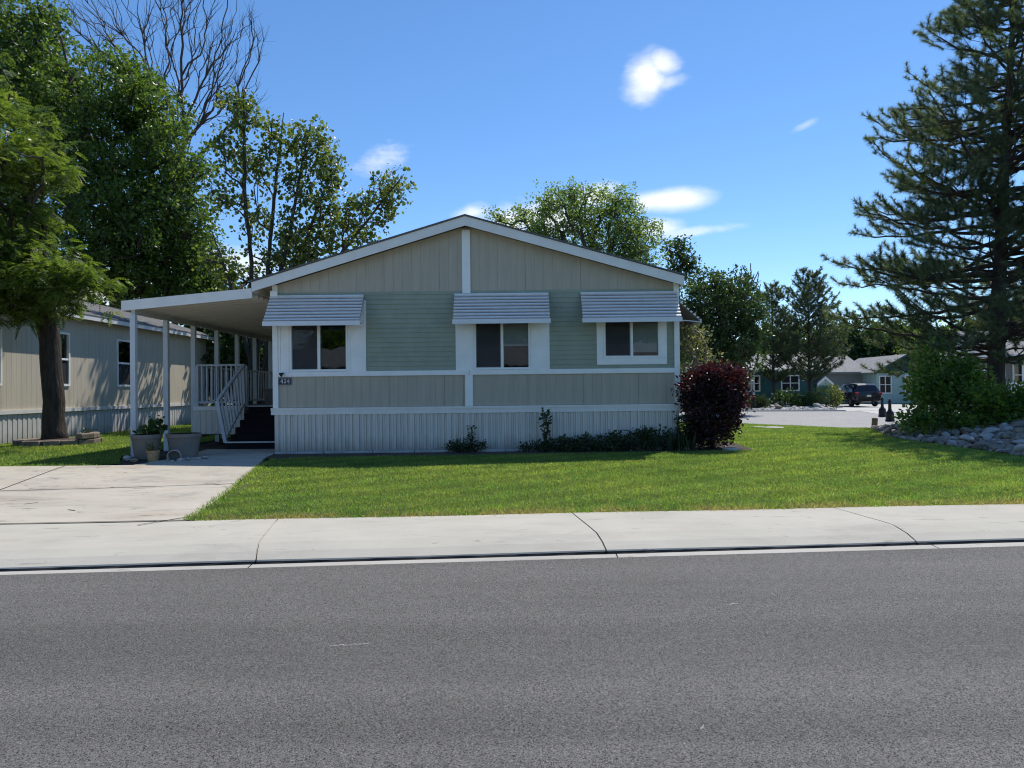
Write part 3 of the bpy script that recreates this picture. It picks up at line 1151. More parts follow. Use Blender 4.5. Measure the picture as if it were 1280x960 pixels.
# scuffs of pale paint on the road
mb = MB()


def scuff(px0, px1, py0, py1, w):
    a, b = gp(px0, py0, 0.006), gp(px1, py1, 0.006)
    n = 14
    s = Vector((-(b - a).y, (b - a).x, 0)).normalized()
    vs = []
    for i in range(n + 1):
        t = i / n
        p = a.lerp(b, t) + s * random.gauss(0, w * .35)
        ww = w * (0.25 + 0.75 * math.sin(PI * t)) * random.uniform(.4, 1.2)
        zz = 0.0075 if True else 0
        for q in (p - s * ww / 2, p + s * ww / 2):
            vs.append((q.x, q.y, 0.0025 + .006 * (q.y + 7.5) / 14.3))
    mb.add(vs, [(2 * i, 2 * i + 2, 2 * i + 3, 2 * i + 1) for i in range(n)])


for a in ((412, 440, 807, 806.5, .014), (438, 462, 806, 804.5, .011), (908, 924, 756, 754.5, .014), (915, 922, 754, 755, .008), (876.5, 879.5, 912, 906, .010)):
    scuff(*a)
pmat('scuff_paint', (0.42, 0.40, 0.36), 0.2, 30, 0.8)
solo('road_scuffs', mb, M['scuff_paint'], kind='structure')

# distant hills
mb = MB()
hx = np.linspace(-6000, 6000, 61)
prof = [150 + 60 * math.sin(x / 900) + 35 * math.sin(x / 310 + 1) + 18 * math.sin(x / 130) for x in hx]
mb.add([(x, 4200, -5) for x in hx] + [(x, 4700, p) for x, p in zip(hx, prof)] + [(x, 4990, -5) for x in hx], [(i + r * 61, i + 1 + r * 61, i + 62 + r * 61, i + 61 + r * 61) for r in (0, 1) for i in range(60)])
solo('hills', mb, M['hill_green'], kind='structure')

# ================================================================== THE GREEN HOUSE
HY = 15.5
XL, XR = -5.25, 3.69
PKX = -0.98
ZB, ZS, ZT, ZR0, ZR1, ZG = 0.26, 1.10, 1.253, 1.935, 2.04, 3.79
home = root('manufactured_home', (-0.8, HY, 0.26), 'sage green and tan mobile home with white trim and striped window awnings facing the road', 'house')


def rake_z(x, off=0.0):
    return 5.37 - (PKX - x) * 0.30 + off if x < PKX else 5.37 - (x - PKX) * 0.286 + off


def planks(mb, x0, x1, zlo, zhi, pitch, gap, y0, th, alt=0.0, seam=False):
    """vertical boards; zlo / zhi are numbers or functions of x"""
    x = x0
    k = 0
    while x < x1 - 0.02:
        xe = min(x + pitch, x1)
        g_ = gap if k % 6 == 0 or not seam else gap * .28
        a, b = x + g_ / 2, xe - gap * .14
        f = (lambda q, h: h(q) if callable(h) else h)
        d = -alt if k % 2 else 0
        ps = [(a, f(a, zlo)), (b, f(b, zlo))]
        ps.append((b, f(b, zhi)))
        if callable(zhi) and a < PKX < b:
            ps.append((PKX, f(PKX, zhi)))
        ps.append((a, f(a, zhi)))
        mb.prism_y(ps, y0 + d, y0 + th)
        x = xe
        k += 1


def lap(mb, x0, x1, z0, z1, base, ex, y, dp=.014):
    k = math.floor((z0 - base) / ex + 1e-6)
    z = base + k * ex
    while z < z1 - 1e-4:
        a, b = max(z, z0), min(z + ex, z1)
        ya = y - dp * (1 - (a - z) / ex) - 0.002
        yb = y - dp * (1 - (b - z) / ex) - 0.002
        if b - a > 0.004:
            mb.prism_x([(ya, a), (y + .02, a), (y + .02, b), (yb, b)], x0, x1)
        z += ex


# openings (x0, x1, z0, z1)
WL = (-4.885, -3.60, 2.045, 3.46)
WC = (-0.83, 0.415, 2.045, 3.46)
WR = (2.02, 3.27, 2.27, 3.46)
mb = MB()
G0, G1 = XL + .10, XR - .10
lap(mb, G0, G1, 3.46, ZG, ZR1, 0.105, HY)
for a, b in ((G0, WL[0]), (WL[1], WC[0]), (WC[1], WR[0]), (WR[1], G1)):
    lap(mb, a, b, ZR1, 3.46, ZR1, 0.105, HY)
lap(mb, WR[0], WR[1], ZR1, WR[2], ZR1, 0.105, HY)
part('lap_siding', mb, M['green_siding'], home)
mb = MB()
planks(mb, XL + .02, PKX - 0.08, ZG, lambda x: rake_z(x, -0.16), 0.203, 0.009, HY - .006, .02, seam=True)
planks(mb, PKX + 0.08, XR - .02, ZG, lambda x: rake_z(x, -0.16), 0.203, 0.009, HY - .006, .02, seam=True)
mb.prism_y([(XL + .02, ZG + .002), (XR - .02, ZG + .002), (XR - .02, rake_z(XR, -.165)), (PKX, 5.2), (XL + .02, rake_z(XL, -.165))], HY + .008, HY + .05)
part('gable_panel', mb, M['tan_siding'], home)
mb = MB()
planks(mb, XL + .11, PKX - 0.08, ZT, ZR0, 0.203, 0.009, HY - .012, .02, seam=True)
planks(mb, PKX + 0.11, XR - .11, ZT, ZR0, 0.203, 0.009, HY - .012, .02, seam=True)
mb.box(XL + .02, XR - .02, HY + .003, HY + .05, ZT + .002, ZR0 - .002)
part('lower_panel', mb, M['tan_siding'], home)
mb = MB()
for kk, (a, b) in enumerate(((XL + .02, XR - .02),)):
    x = a
    i = 0
    while x < b - .01:
        xe = min(x + .0505, b)
        d = (0.0, -.022, 0.0, -.022, -.022, 0.0, -.022, 0.0)[i % 8]
        mb.box(x + .002 + .006 * (i % 8 == 0), xe - .002, HY - .03 + d, HY, ZB - .02, ZS)
        x = xe
        i += 1
    mb.box(a, b, HY - .012, HY + .03, ZB - .02, ZS - .002)
part('skirting', mb, M['skirt_vinyl'], home)
mb = MB()
mb.box(XL - .04, XR + .02, HY - .065, HY - .001, ZS, ZS + .148)
mb.box(XL - .04, XR + .02, HY - .085, HY - .066, ZS + .10, ZS + .15)
part('skirt_cap', mb, M['fascia_paint'], home)
mb = MB()
mb.box(XL + .002, PKX + .05, HY - .05, HY - .001, ZR0, ZR1)
mb.box(PKX + .056, XR - .002, HY - .05, HY - .001, ZR0, ZR1)
part('belt_rail', mb, M['white_trim'], home)
for xa, xb, za, zb in ((XL, XL + .115, ZT, 3.95), (XR - .115, XR, ZT, 3.97)):
    for z0, z1 in ((za, ZR0 - .002), (ZR1 + .002, zb)):
        part('corner_board', MB().box(xa, xb, HY - .055, HY + .06, z0, z1), M['white_trim'], home)
part('batten', MB().box(PKX - .09, PKX + .09, HY - .045, HY + .01, ZG - .06, rake_z(PKX, -.24)), M['white_trim'], home)
part('batten', MB().box(PKX - .05, PKX + .12, HY - .046, HY + .01, ZT + .001, ZR0 - .002), M['white_trim'], home)
# walls round the rooms
mb = MB()
mb.box(XL + .01, XL + .12, HY + .061, 29.4, ZS, 3.95)
mb.box(XR - .12, XR - .01, HY + .061, 29.4, ZS, 3.95)
mb.box(XL + .01, XR - .01, 29.4, 29.5, ZS, 3.95)
mb.prism_y([(XL + .02, 3.951), (XR - .02, 3.951), (XR - .02, rake_z(XR, -.22)), (PKX, 5.14), (XL + .02, rake_z(XL, -.22))], 29.4, 29.5)
part('side_wall', mb, M['tan_siding'], home)
mb = MB()
mb.box(XL + .12, XR - .12, HY + .06, 29.4, ZS + .02, ZS + .12)
mb.box(XL + .12, XR - .12, HY + .06, 29.4, 3.62, 3.7)
mb.box(XL + .12, XR - .12, HY + 4.2, HY + 4.3, ZS + .12, 3.62)
mb.box(XL + 3.1, XL + 3.2, HY + .06, HY + 4.2, ZS + .12, 3.62)
mb.box(XL + 6.2, XL + 6.3, HY + .06, HY + 4.2, ZS + .12, 3.62)
part('room', mb, M['dark_interior'], home)
mb = MB()
mb.box(XL + .03, XL + .06, HY + .05, 29.45, ZB - .02, ZS - .003)
mb.box(XR - .06, XR - .03, HY + .05, 29.45, ZB - .02, ZS - .003)
mb.box(XL + .06, XR - .06, 29.42, 29.45, ZB - .02, ZS - .003)
part('side_skirting', mb, M['skirt_vinyl'], home)
# roof
RXL, RXR, RY0, RY1 = -5.61, 3.75, 15.2, 29.8
zl, zr, zp = 3.985, 4.02, 5.37
mb = MB()
mb.prism_y([(RXL - .03, zl), (PKX, zp), (PKX, zp + .035), (RXL - .03, zl + .03)], RY0 - .03, RY1)
mb.prism_y([(PKX + .0005, zp), (RXR + .03, zr), (RXR + .03, zr + .03), (PKX + .0005, zp + .035)], RY0 - .03, RY1)
rf = part('roof', mb, M['shingle_dark'], home)
mb = MB()
th = .205
mb.prism_y([(RXL, zl - th), (PKX, zp - th), (PKX, zp - .001), (RXL, zl - .001)], RY0, RY0 + .03)
mb.prism_y([(PKX, zp - th), (RXR, zr - th), (RXR, zr - .001), (PKX, zp - .001)], RY0, RY0 + .03)
mb.box(RXL, RXL + .03, RY0 + .03, RY1, zl - th, zl - .002)
mb.box(RXR - .03, RXR, RY0 + .03, RY1, zr - th, zr - .012)
part('fascia', mb, M['fascia_paint'], rf)
mb = MB()
mb.prism_y([(RXL + .031, zl - .10), (PKX, zp - .11), (PKX, zp - .002), (RXL + .031, zl - .002 + .009)], RY0 + .031, RY1 - .01)
mb.prism_y([(PKX + .001, zp - .11), (RXR - .031, zr - .10), (RXR - .031, zr + .007), (PKX + .001, zp - .002)], RY0 + .031, RY1 - .01)
part('soffit', mb, M['tan_siding'], rf)
for (px, py, Yv, r_, h_) in ((-2.6, 22.0, 0, .05, .35), (1.8, 24.5, 0, .05, .3)):
    part('vent_pipe', MB().tube([(px, py, rake_z(px) - .05), (px, py, rake_z(px) + h_)], r_, 10), M['fascia_paint'], rf)


def window(parent, x0, x1, z0, z1, Mx=None, fw=0.045, proud=0.035, mull=True, hung=False, screen=True, blind=0.0, frame='white_trim', casing=0.0, bm='blind_cloth', y=0.0, depth=0.10):
    """window in wall coordinates: x along the wall, y into it, z up; Mx places the wall"""
    f = MB(Mx)
    f.box(x0, x1, y - proud, y + .09, z0, z0 + fw)
    f.box(x0, x1, y - proud, y + .09, z1 - fw, z1)
    f.box(x0, x0 + fw, y - proud, y + .09, z0 + fw, z1 - fw)
    f.box(x1 - fw, x1, y - proud, y + .09, z0 + fw, z1 - fw)
    xm, zm = (x0 + x1) / 2, (z0 + z1) / 2
    if mull:
        f.box(xm - fw * .62, xm + fw * .62, y - proud * .7, y + .08, z0 + fw, z1 - fw)
    if hung:
        f.box(x0 + fw, x1 - fw, y - proud * .7, y + .08, zm - fw * .5, zm + fw * .5)
    if casing:
        c = casing
        for a, b, d, e in ((x0 - c, x1 + c, z0 - c, z0 - .002), (x0 - c, x1 + c, z1 + .002, z1 + c), (x0 - c, x0 - .002, z0, z1), (x1 + .002, x1 + c, z0, z1)):
            f.box(a, b, y - proud * .8, y + .01, d, e)
    w = part('window', f, M[frame], parent)
    cells = [(x0 + fw, x1 - fw, z0 + fw, z1 - fw)]
    if mull:
        cells = [(x0 + fw, xm - fw * .62, z0 + fw, z1 - fw), (xm + fw * .62, x1 - fw, z0 + fw, z1 - fw)]
    elif hung:
        cells = [(x0 + fw, x1 - fw, z0 + fw, zm - fw * .5), (x0 + fw, x1 - fw, zm + fw * .5, z1 - fw)]
    for i, (a, b, c, d) in enumerate(cells):
        part('pane', MB(Mx).box(a, b, y + .02 + .014 * i, y + .024 + .014 * i, c, d), M['window_glass'], w)
    if screen:
        a, b, c, d = cells[0]
        g = MB(Mx).box(a + .016, b - .016, y + .004, y + .006, c + .016, d - .016)
        part('insect_screen', g, M['insect_screen'], w)
        s = MB(Mx)
        for q in ((a, b, c, c + .015), (a, b, d - .015, d), (a, a + .015, c + .015, d - .015), (b - .015, b, c + .015, d - .015)):
            s.box(q[0], q[1], y, y + .012, q[2], q[3])
        part('screen_frame', s, M['old_plastic'], w)
    if blind:
        a, b, c, d = cells[-1]
        zb = d - (d - c) * blind
        g = MB(Mx)
        g.box(a + .005, b - .005, y + .060, y + .064, zb, d - .005)
        g.box(a + .005, b - .005, y + .056, y + .068, zb - .03, zb)
        part('blind', g, M[bm], w)
    return w


T = Matrix.Translation((0, HY, 0))
window(home, *WL, T, blind=0.0)
window(home, *WC, T, blind=0.62, bm='blind_cloth')
window(home, *WR, T, blind=0.9, casing=0.145)


def side_panel(x0, x1, z0, z1):
    mb = MB()
    mb.box(x0, x1, HY - .028, HY - .003, z0, z1)
    for z in (2.40, 2.86, 2.93):
        mb.box(x0 + .01, x1 - .01, HY - .034, HY - .028, z - .008, z + .004)
    mb.box(x0 + .004, x0 + .05, HY - .04, HY - .029, z0, z1)
    mb.box(x1 - .05, x1 - .004, HY - .04, HY - .029, z0, z1)
    part('shutter_panel', mb, M['white_trim'], home)


side_panel(XL + .117, WL[0] - .002, ZR1 + .001, 3.60)
side_panel(WL[1] + .002, WL[1] + .40, ZR1 + .001, 3.60)
side_panel(WC[0] - .40, WC[0] - .002, ZR1 + .001, 3.60)
side_panel(WC[1] + .002, WC[1] + .42, ZR1 + .001, 3.60)


def awning(parent, x0, x1, zt=3.69, zb=3.085, out=0.50, Mx=None, y=0.0, n=8):
    # a grey pan with white slats standing proud of it
    L = math.hypot(zt - zb, out - .045)
    ny, nz = -(zt - zb) / L, (out - .045) / L
    pt = lambda u, h: (y - .045 - u * (out - .045) + ny * h, zt + (zb - zt) * u + nz * h)
    a = part('awning', MB(Mx).prism_x([pt(0, 0), pt(0, -.012), pt(1, -.012), pt(1, 0)][::-1], x0, x1), M['awning_pan'], parent)
    sl = MB(Mx)
    for i in range(n):
        u0, u1 = (i + .02) / n, (i + .56) / n
        sl.prism_x([pt(u0, .0005), pt(u0 + .012, .034), pt(u1, .040), pt(u1, .0005)], x0 + .002, x1 - .002)
    part('slats', sl, M['awning_paint'], a)
    top = [pt(1, .02)]
    yb, zq = top[-1]
    part('awning_lip', MB(Mx).box(x0 - .012, x1 + .012, yb - .022, yb + .012, zq - .085, zq + .012), M['white_metal'], a)
    part('awning_rail', MB(Mx).box(x0, x1, y - .075, y - .042, zt - .01, zt + .03), M['white_metal'], a)
    for x in (x0 + .03, x1 - .045):
        part('awning_arm', MB(Mx).bar((x, y - .05, zb + .02), (x, yb + .02, zq - .05), .02), M['white_metal'], a)
    return a


awning(home, -5.29, -3.235, y=0, Mx=T)
awning(home, -1.245, 0.825, y=0, Mx=T)
awning(home, 1.525, 3.63, y=0, Mx=T)
TR = Matrix(((0, -1, 0, XR), (1, 0, 0, 0), (0, 0, 1, 0), (0, 0, 0, 1)))     # wall facing +X
TLx = Matrix(((0, 1, 0, XL), (-1, 0, 0, 0), (0, 0, 1, 0), (0, 0, 0, 1)))    # wall facing -X
awning(home, 16.15, 17.9, zt=3.69, zb=3.15, out=.64, Mx=TR)
window(home, 16.4, 17.7, 2.1, 3.46, TR, y=-.03, proud=.02)
window(home, 23.3, 24.7, 2.1, 3.46, TR, y=-.03, proud=.02)
# door to the porch (faces -X), outlet box, small light over the number
d = part('door', MB(TLx).box(-21.0, -20.0, -.045, 0.0, 1.27, 3.3), M['white_trim'], home)
part('door_handle', MB(TLx).box(-20.95, -20.88, -.09, -.045, 2.2, 2.3), M['black_iron'], d)
part('eave_block', MB().box(XL - .03, XL + .12, HY - .09, HY - .056, 3.70, 3.82), M['white_trim'], home)
part('hose_bib', MB().tube([(-5.05, HY - .051, 1.99), (-5.05, HY - .13, 1.99), (-5.02, HY - .16, 1.95)], [.022, .03, .022], 8).box(-5.10, -5.0, HY - .10, HY - .055, 2.0, 2.02), M['black_iron'], home)

# house number
pl = root('house_number', (-4.985, HY - .03, 1.78), 'small black plaque reading 424 near the left corner of the green house', 'house number')
part('plaque', MB().box(-5.125, -4.845, HY - .032, HY - .012, 1.755, 1.915), M['plaque_black'], pl)
mb = MB()
for q in ((-5.125, -4.845, 1.90, 1.915), (-5.125, -4.845, 1.755, 1.765), (-5.125, -5.115, 1.766, 1.899), (-4.855, -4.845, 1.766, 1.899)):
    mb.box(q[0], q[1], HY - .040, HY - .033, q[2], q[3])
part('frame', mb, M['old_plastic'], pl)


def digit(ch, x, z, w, h, s, y0, y1, mb):
    if ch == '4':
        mb.prism_y([(x + w * .62, z), (x + w * .62 + s, z), (x + w * .62 + s, z + h), (x + w * .62, z + h)], y0, y1)
        mb.prism_y([(x, z + h * .27), (x + w * .618, z + h * .27), (x + w * .618, z + h * .27 + s * .8), (x, z + h * .27 + s * .8)], y0, y1)
        mb.prism_y([(x, z + h * .3 + s * .81), (x + s * .9, z + h * .3 + s * .81), (x + w * .618, z + h - s * .4), (x + w * .618, z + h), (x + w * .5, z + h)], y0, y1)
        mb.prism_y([(x + w * .62 + s * 1.01, z + h * .27), (x + w, z + h * .27), (x + w, z + h * .27 + s * .8), (x + w * .62 + s * 1.01, z + h * .27 + s * .8)], y0, y1)
        mb.prism_y([(x + w * .45, z - s * .3), (x + w, z - s * .3), (x + w, z - .001), (x + w * .45, z - .001)], y0, y1)
    else:
        mb.prism_y([(x, z), (x + w, z), (x + w, z + s), (x, z + s)], y0, y1)
        pts = [(x + w * .08 + s * .1, z + s * 1.0), (x + w * .85, z + h * .52), (x + w * .93, z + h * .76), (x + w * .72, z + h * .95), (x + w * .36, z + h * .97), (x + w * .08, z + h * .76)]
        for a, b in zip(pts, pts[1:]):
            mb.bar((a[0], (y0 + y1) / 2, a[1]), (b[0], (y0 + y1) / 2, b[1]), y1 - y0, s)


mb = MB()
for i, ch in enumerate('424'):
    digit(ch, -5.085 + i * .072, 1.795, .056, .085, .014, HY - .038, HY - .0325, mb)
part('numerals', mb, M['numeral_white'], pl)

# ================================================================== PORCH: its roof, deck, stairs
pr = root('porch_roof', (-7.0, 15.2, 0.26), 'white flat porch roof on a row of slim posts along the left side of the green house', 'porch roof')
PX0, PX1, PY0, PY1 = -8.43, -5.60, 15.2, 27.5
pz = lambda x: 3.61 + (x - PX0) / (PX1 - PX0) * 0.245
mb = MB()
mb.prism_y([(PX0 + .03, pz(PX0) - .10), (PX1 - .01, pz(PX1) - .10), (PX1 - .01, pz(PX1) - .012), (PX0 + .03, pz(PX0) - .012)], PY0 + .03, PY1 - .03)
yy = PY0 + .16
while yy < PY1 - .1:
    mb.prism_y([(PX0 + .04, pz(PX0) - .20), (PX1 - .03, pz(PX1) - .20), (PX1 - .03, pz(PX1) - .101), (PX0 + .04, pz(PX0) - .101)], yy, yy + .035)
    yy += .30
part('roof_panel', mb, M['porch_ceiling'], pr)
mb = MB()
mb.prism_y([(PX0, pz(PX0) - .215), (PX1 - .005, pz(PX1) - .215), (PX1 - .005, pz(PX1)), (PX0, pz(PX0))], PY0, PY0 + .03)
mb.prism_y([(PX0, pz(PX0) - .215), (PX0 + .03, pz(PX0) - .213), (PX0 + .03, pz(PX0)), (PX0, pz(PX0))], PY0 + .0305, PY1)
part('fascia', mb, M['fascia_paint'], pr)
part('beam', MB().box(-8.24, -8.16, PY0 + .05, PY1 - .1, pz(-8.2) - .30, pz(-8.2) - .146), M['porch_ceiling'], pr)
for i in range(9):
    y = 15.27 + i * 1.44
    mb = MB()
    mb.box(-8.255, -8.145, y - .05, y + .05, gzf(-8.2, y) - .02, pz(-8.2) - .30)
    part('post', mb, M['post_paint'], pr)

dk = root('porch_deck', (-6.9, 18.0, 0.26), 'raised porch deck with grey picket railings and black carpeted stairs beside the green house', 'porch')
DX0, DX1, DY0, DY1, DZ = -8.12, XL - .06, 18.0, 27.3, 1.25
mb = MB()
mb.box(DX0, DX1, DY0 + .01, DY1, DZ - .10, DZ - .004)
part('floor', mb, M['deck_board'], dk)
mb = MB()
planks(mb, DX0, -6.85, .55, DZ - .105, .075, .004, DY0 - .02, .03, alt=.01)
mb.box(DX0, -6.85, DY0 + .012, DY0 + .04, .55, DZ - .106)
mb.box(DX0 - .03, DX0, DY0, DY1, .45, DZ - .11)
part('deck_skirt', mb, M['skirt_vinyl'], dk)
part('rim_board', MB().box(DX0 - .02, -6.84, DY0 - .045, DY0 + .009, DZ - .10, DZ + .01), M['fascia_paint'], dk)


def rail_run(a, b, zt, zb, n, name='railing', post=True):
    r = MB()
    A, B = Vector(a), Vector(b)
    r.bar((A.x, A.y, zt), (B.x, B.y, zt), .075, .045)
    o = part(name, r, M['railing_paint'], dk)
    part('bottom_rail', MB().bar((A.x, A.y, zb), (B.x, B.y, zb), .045, .05), M['railing_paint'], o)
    for i in range(n + 1):
        p = A.lerp(B, i / n)
        w = .09 if (post and i in (0, n)) else .036
        part('newel' if w > .05 else 'baluster', MB().box(p.x - w / 2, p.x + w / 2, p.y - w / 2, p.y + w / 2, DZ if w > .05 else zb + .026, zt - .024), M['railing_paint'], o)


rail_run((DX0 + .05, DY0 + .05, 0), (-6.82, DY0 + .05, 0), 2.31, 1.36, 10)
rail_run((DX0 + .04, DY0 + .25, 0), (DX0 + .04, DY1 - .2, 0), 2.27, 1.36, 40)
rail_run((DX0 + .2, DY1 - .06, 0), (DX1 - .2, DY1 - .06, 0), 2.27, 1.36, 16)
# stairs: six risers
for i in range(5):
    zt = ZB + .165 * (i + 1)
    y0 = 16.55 + .29 * i
    mb = MB().box(-6.74, DX1, y0, y0 + .31, zt - .17, zt - .003)
    s = part('stair', mb, M['black_carpet'], dk)
    if i == 0:
        part('nosing', MB().box(-6.76, DX1, y0 - .012, y0 + .02, zt - .006, zt + .022), M['fascia_paint'], s)
part('nosing', MB().box(-6.76, DX1, DY0 - .013, DY0 + .02, DZ - .012, DZ + .012), M['fascia_paint'], dk)
part('landing_riser', MB().box(-6.74, DX1, DY0 - .01, DY0 + .009, 1.08, DZ - .013), M['black_carpet'], dk)
r = MB()
r.bar((-6.95, 16.6, 1.42), (-6.86, 18.0, 2.31), .075, .05)
sr = part('stair_railing', r, M['railing_paint'], dk)
part('bottom_rail', MB().bar((-6.78, 16.66, .56), (-6.83, 18.0, 1.36), .045, .05), M['railing_paint'], sr)
for i in range(9):
    t = i / 8
    b = Vector((-6.765, 16.6, .43)).lerp(Vector((-6.83, 17.95, 1.27)), t)
    tp = Vector((-6.95, 16.6, 1.41)).lerp(Vector((-6.86, 17.95, 2.28)), t)
    part('newel' if i in (0, 8) else 'baluster', MB().bar(b, tp, .075 if i in (0, 8) else .036), M['railing_paint'], sr)

# things on the deck
gr = root('barbecue_grill', (-6.0, 21.5, DZ), 'dark covered barbecue standing on the shaded porch deck', 'barbecue')
mb = MB()
mb.prism_x([(21.1, DZ + .02), (21.8, DZ + .02), (21.78, DZ + .95), (21.6, DZ + 1.2), (21.3, DZ + 1.2), (21.12, DZ + .95)], -6.6, -5.5)
part('cover', mb, M['black_carpet'], gr)
mb = MB()
mb.bar((-6.66, 21.15, DZ + .9), (-6.66, 21.7, DZ + .9), .04)
part('handle', mb, M['black_iron'], gr)
bx = root('planter_box', (-6.62, 19.4, DZ), 'grey tapered planter standing on the porch deck behind the stair top', 'planter')
part('tub', MB().lathe([(.001, .0), (.16, 0), (.22, .40), (.24, .41), (.24, .45), (.20, .45), (.19, .38), (.001, .38)], 20, (-6.62, 19.4, DZ)), M['pot_plastic'], bx)

# iron trellis by the deck
tl = root('iron_trellis', (-8.5, 21.0, .26), 'black iron trellis with leaning spikes standing outside the porch railing', 'trellis')
mb = MB()
for k in range(5):
    x0 = -9.6 + k * .28
    mb.tube([(x0 + .1, 22, .3), (x0 + .05, 22, 1.6), (x0 - .05 + .04 * k, 22, 2.62 + .12 * (k % 2))], .018, 6)
for z in (1.5, 2.2):
    mb.tube([(-9.6, 22, z), (-8.4, 22, z + .02)], .014, 6)
part('bars', mb, M['black_iron'], tl)

# ================================================================== NEIGHBOUR TO THE LEFT
NX = -13.9
nb = root('neighbour_home', (NX - 2, 20, .2), 'long pale grey mobile home with white framed windows in dappled tree shade at far left', 'house')
TN = Matrix(((0, -1, 0, NX), (1, 0, 0, 0), (0, 0, 1, 0), (0, 0, 0, 1)))   # local x -> +Y, local y -> -X (into the wall)
NY0, NY1 = 8.5, 32.0
wins = [(17.9, 19.15), (20.85, 22.1), (24.75, 26.0)]
zw0, zw1 = 1.86, 3.53
mb = MB(TN)
segs = [NY0] + [q for w_ in wins for q in w_] + [NY1]
for a, b in zip(segs[0::2], segs[1::2]):
    planks(mb, a, b, 1.18, 4.05, .203, .009, 0, .03)
for a, b in wins:
    planks(mb, a, b, 1.18, zw0, .203, .009, 0, .03)
    planks(mb, a, b, zw1, 4.05, .203, .009, 0, .03)
for a, b in zip(segs[0::2], segs[1::2]):
    mb.box(a, b, .012, .08, 1.18, 4.05)
part('siding', mb, M['grey_siding'], nb)
mb = MB(TN)
mb.box(NY0, NY1, 6.9, 7.0, 1.1, 4.05)
mb.box(NY0, NY0 + .1, .08, 6.9, 1.1, 4.05)
mb.box(NY1 - .1, NY1, .08, 6.9, 1.1, 4.05)
part('end_wall', mb, M['grey_siding'], nb)
part('room', MB(TN).box(NY0 + .1, NY1 - .1, .6, .7, 1.2, 4.0), M['dark_interior'], nb)
mb = MB(TN)
planks(mb, NY0, NY1, .05, 1.07, .10, .006, .012, .03, alt=.012)
mb.box(NY0, NY1, .03, .06, .05, 1.06)
mb.box(NY0, NY0 + .05, .06, 6.9, .05, 1.06)
part('skirting', mb, M['grey_skirt'], nb)
part('skirt_cap', MB(TN).box(NY0 - .02, NY1 + .02, -.05, .011, 1.072, 1.178), M['cream_trim'], nb)
for a, b in wins:
    window(nb, a, b, zw0, zw1, TN, fw=.06, proud=.04, mull=False, hung=True, screen=True, frame='white_trim')
mb = MB(TN)
mb.prism_x([(-.42, 4.12), (3.5, 5.35), (7.4, 4.12), (7.4, 4.15), (3.5, 5.385), (-.42, 4.15)], NY0 - .3, NY1 + .3)
nr = part('roof', mb, M['shingle_dark'], nb)
mb = MB(TN)
mb.box(NY0 - .3, NY1 + .3, -.41, -.385, 3.98, 4.118)
mb.box(NY0 - .3, NY1 + .3, -.384, -.002, 4.04, 4.06)
mb.prism_x([(0.0, 4.06), (7.0, 4.06), (3.5, 5.2)], NY0, NY0 + .05)
mb.prism_x([(0.0, 4.06), (7.0, 4.06), (3.5, 5.2)], NY1 - .05, NY1)
part('fascia', mb, M['cream_trim'], nr)

# ================================================================== POTS BY THE PORCH POST
potz = lambda x, y: gzf(x, y) + .0


def pot(name, label, x, y, r, h, mat, tilt=None, group=None, soil=True, rim=.03):
    z = potz(x, y)
    t = root(name, (x, y, z), label, 'flower pot', group)
    prof = [(.001, 0), (r * .74, 0), (r * .93, h * .80), (r * .95, h * .84), (r, h * .85), (r, h), (r - rim, h), (r - rim - .01, h * .9), (.001, h * .88)]
    m = MB()
    m.smooth = False
    m.lathe(prof[:7], 28, (x, y, z), tilt)
    part('tub', m, M[mat], t)
    if soil:
        m = MB()
        m.lathe([(r - rim + .002, h * .995), (r - rim - .004, h * .9), (r * .4, h * .93), (.001, h * .92)], 20, (x, y, z), tilt)
        part('soil', m, M['potting_soil'], t)
    return t


pot('flower_pot', 'large taupe tub with a leafy plant at the foot of the front porch post', -7.56, 14.55, .30, .50, 'pot_plastic')
pot('flower_pot', 'large empty taupe tub to the right of the planted one by the porch', -6.88, 14.75, .345, .50, 'pot_plastic')
pot('clay_pot', 'small tan clay pot with a dry plant in front of the two big tubs', -7.12, 13.95, .125, .22, 'terracotta', rim=.016)
pot('plastic_pot', 'small grey pot lying tipped over beside the clay pot', -6.72, 14.05, .13, .24, 'old_plastic', tilt=Matrix.Rotation(math.radians(97), 3, 'X') @ Matrix.Rotation(0.3, 3, 'Y'), soil=False, rim=.015)
bpy.data.objects['plastic_pot'].location.z += .13

# ================================================================== ROCKS


def rock_mesh(seed, mat, flat=0.6):
    r = np.random.default_rng(seed)
    bm = bmesh.new()
    bmesh.ops.create_icosphere(bm, subdivisions=3, radius=1.0)
    V = np.array([v.co[:] for v in bm.verts])
    n = V.copy()
    d = np.ones(len(V))
    for k in range(7):
        a = r.normal(size=3)
        a /= np.linalg.norm(a)
        d -= np.clip(n @ a - r.uniform(.45, .75), 0, 1) * r.uniform(.6, 1.0)      # broken faces
    for k in range(5):
        a = r.normal(size=3) * r.uniform(1.5, 4)
        d += 0.045 * np.sin(n @ a + r.uniform(0, 6))
    V = n * d[:, None] * np.array([r.uniform(.95, 1.3), r.uniform(.75, 1.0), flat * r.uniform(.8, 1.15)])
    me = bpy.data.meshes.new('rock')
    for v, c in zip(bm.verts, V):
        v.co = c
    bm.to_mesh(me)
    bm.free()
    me.polygons.foreach_set('use_smooth', np.ones(len(me.polygons), bool))
    me.materials.append(mat)
    return me


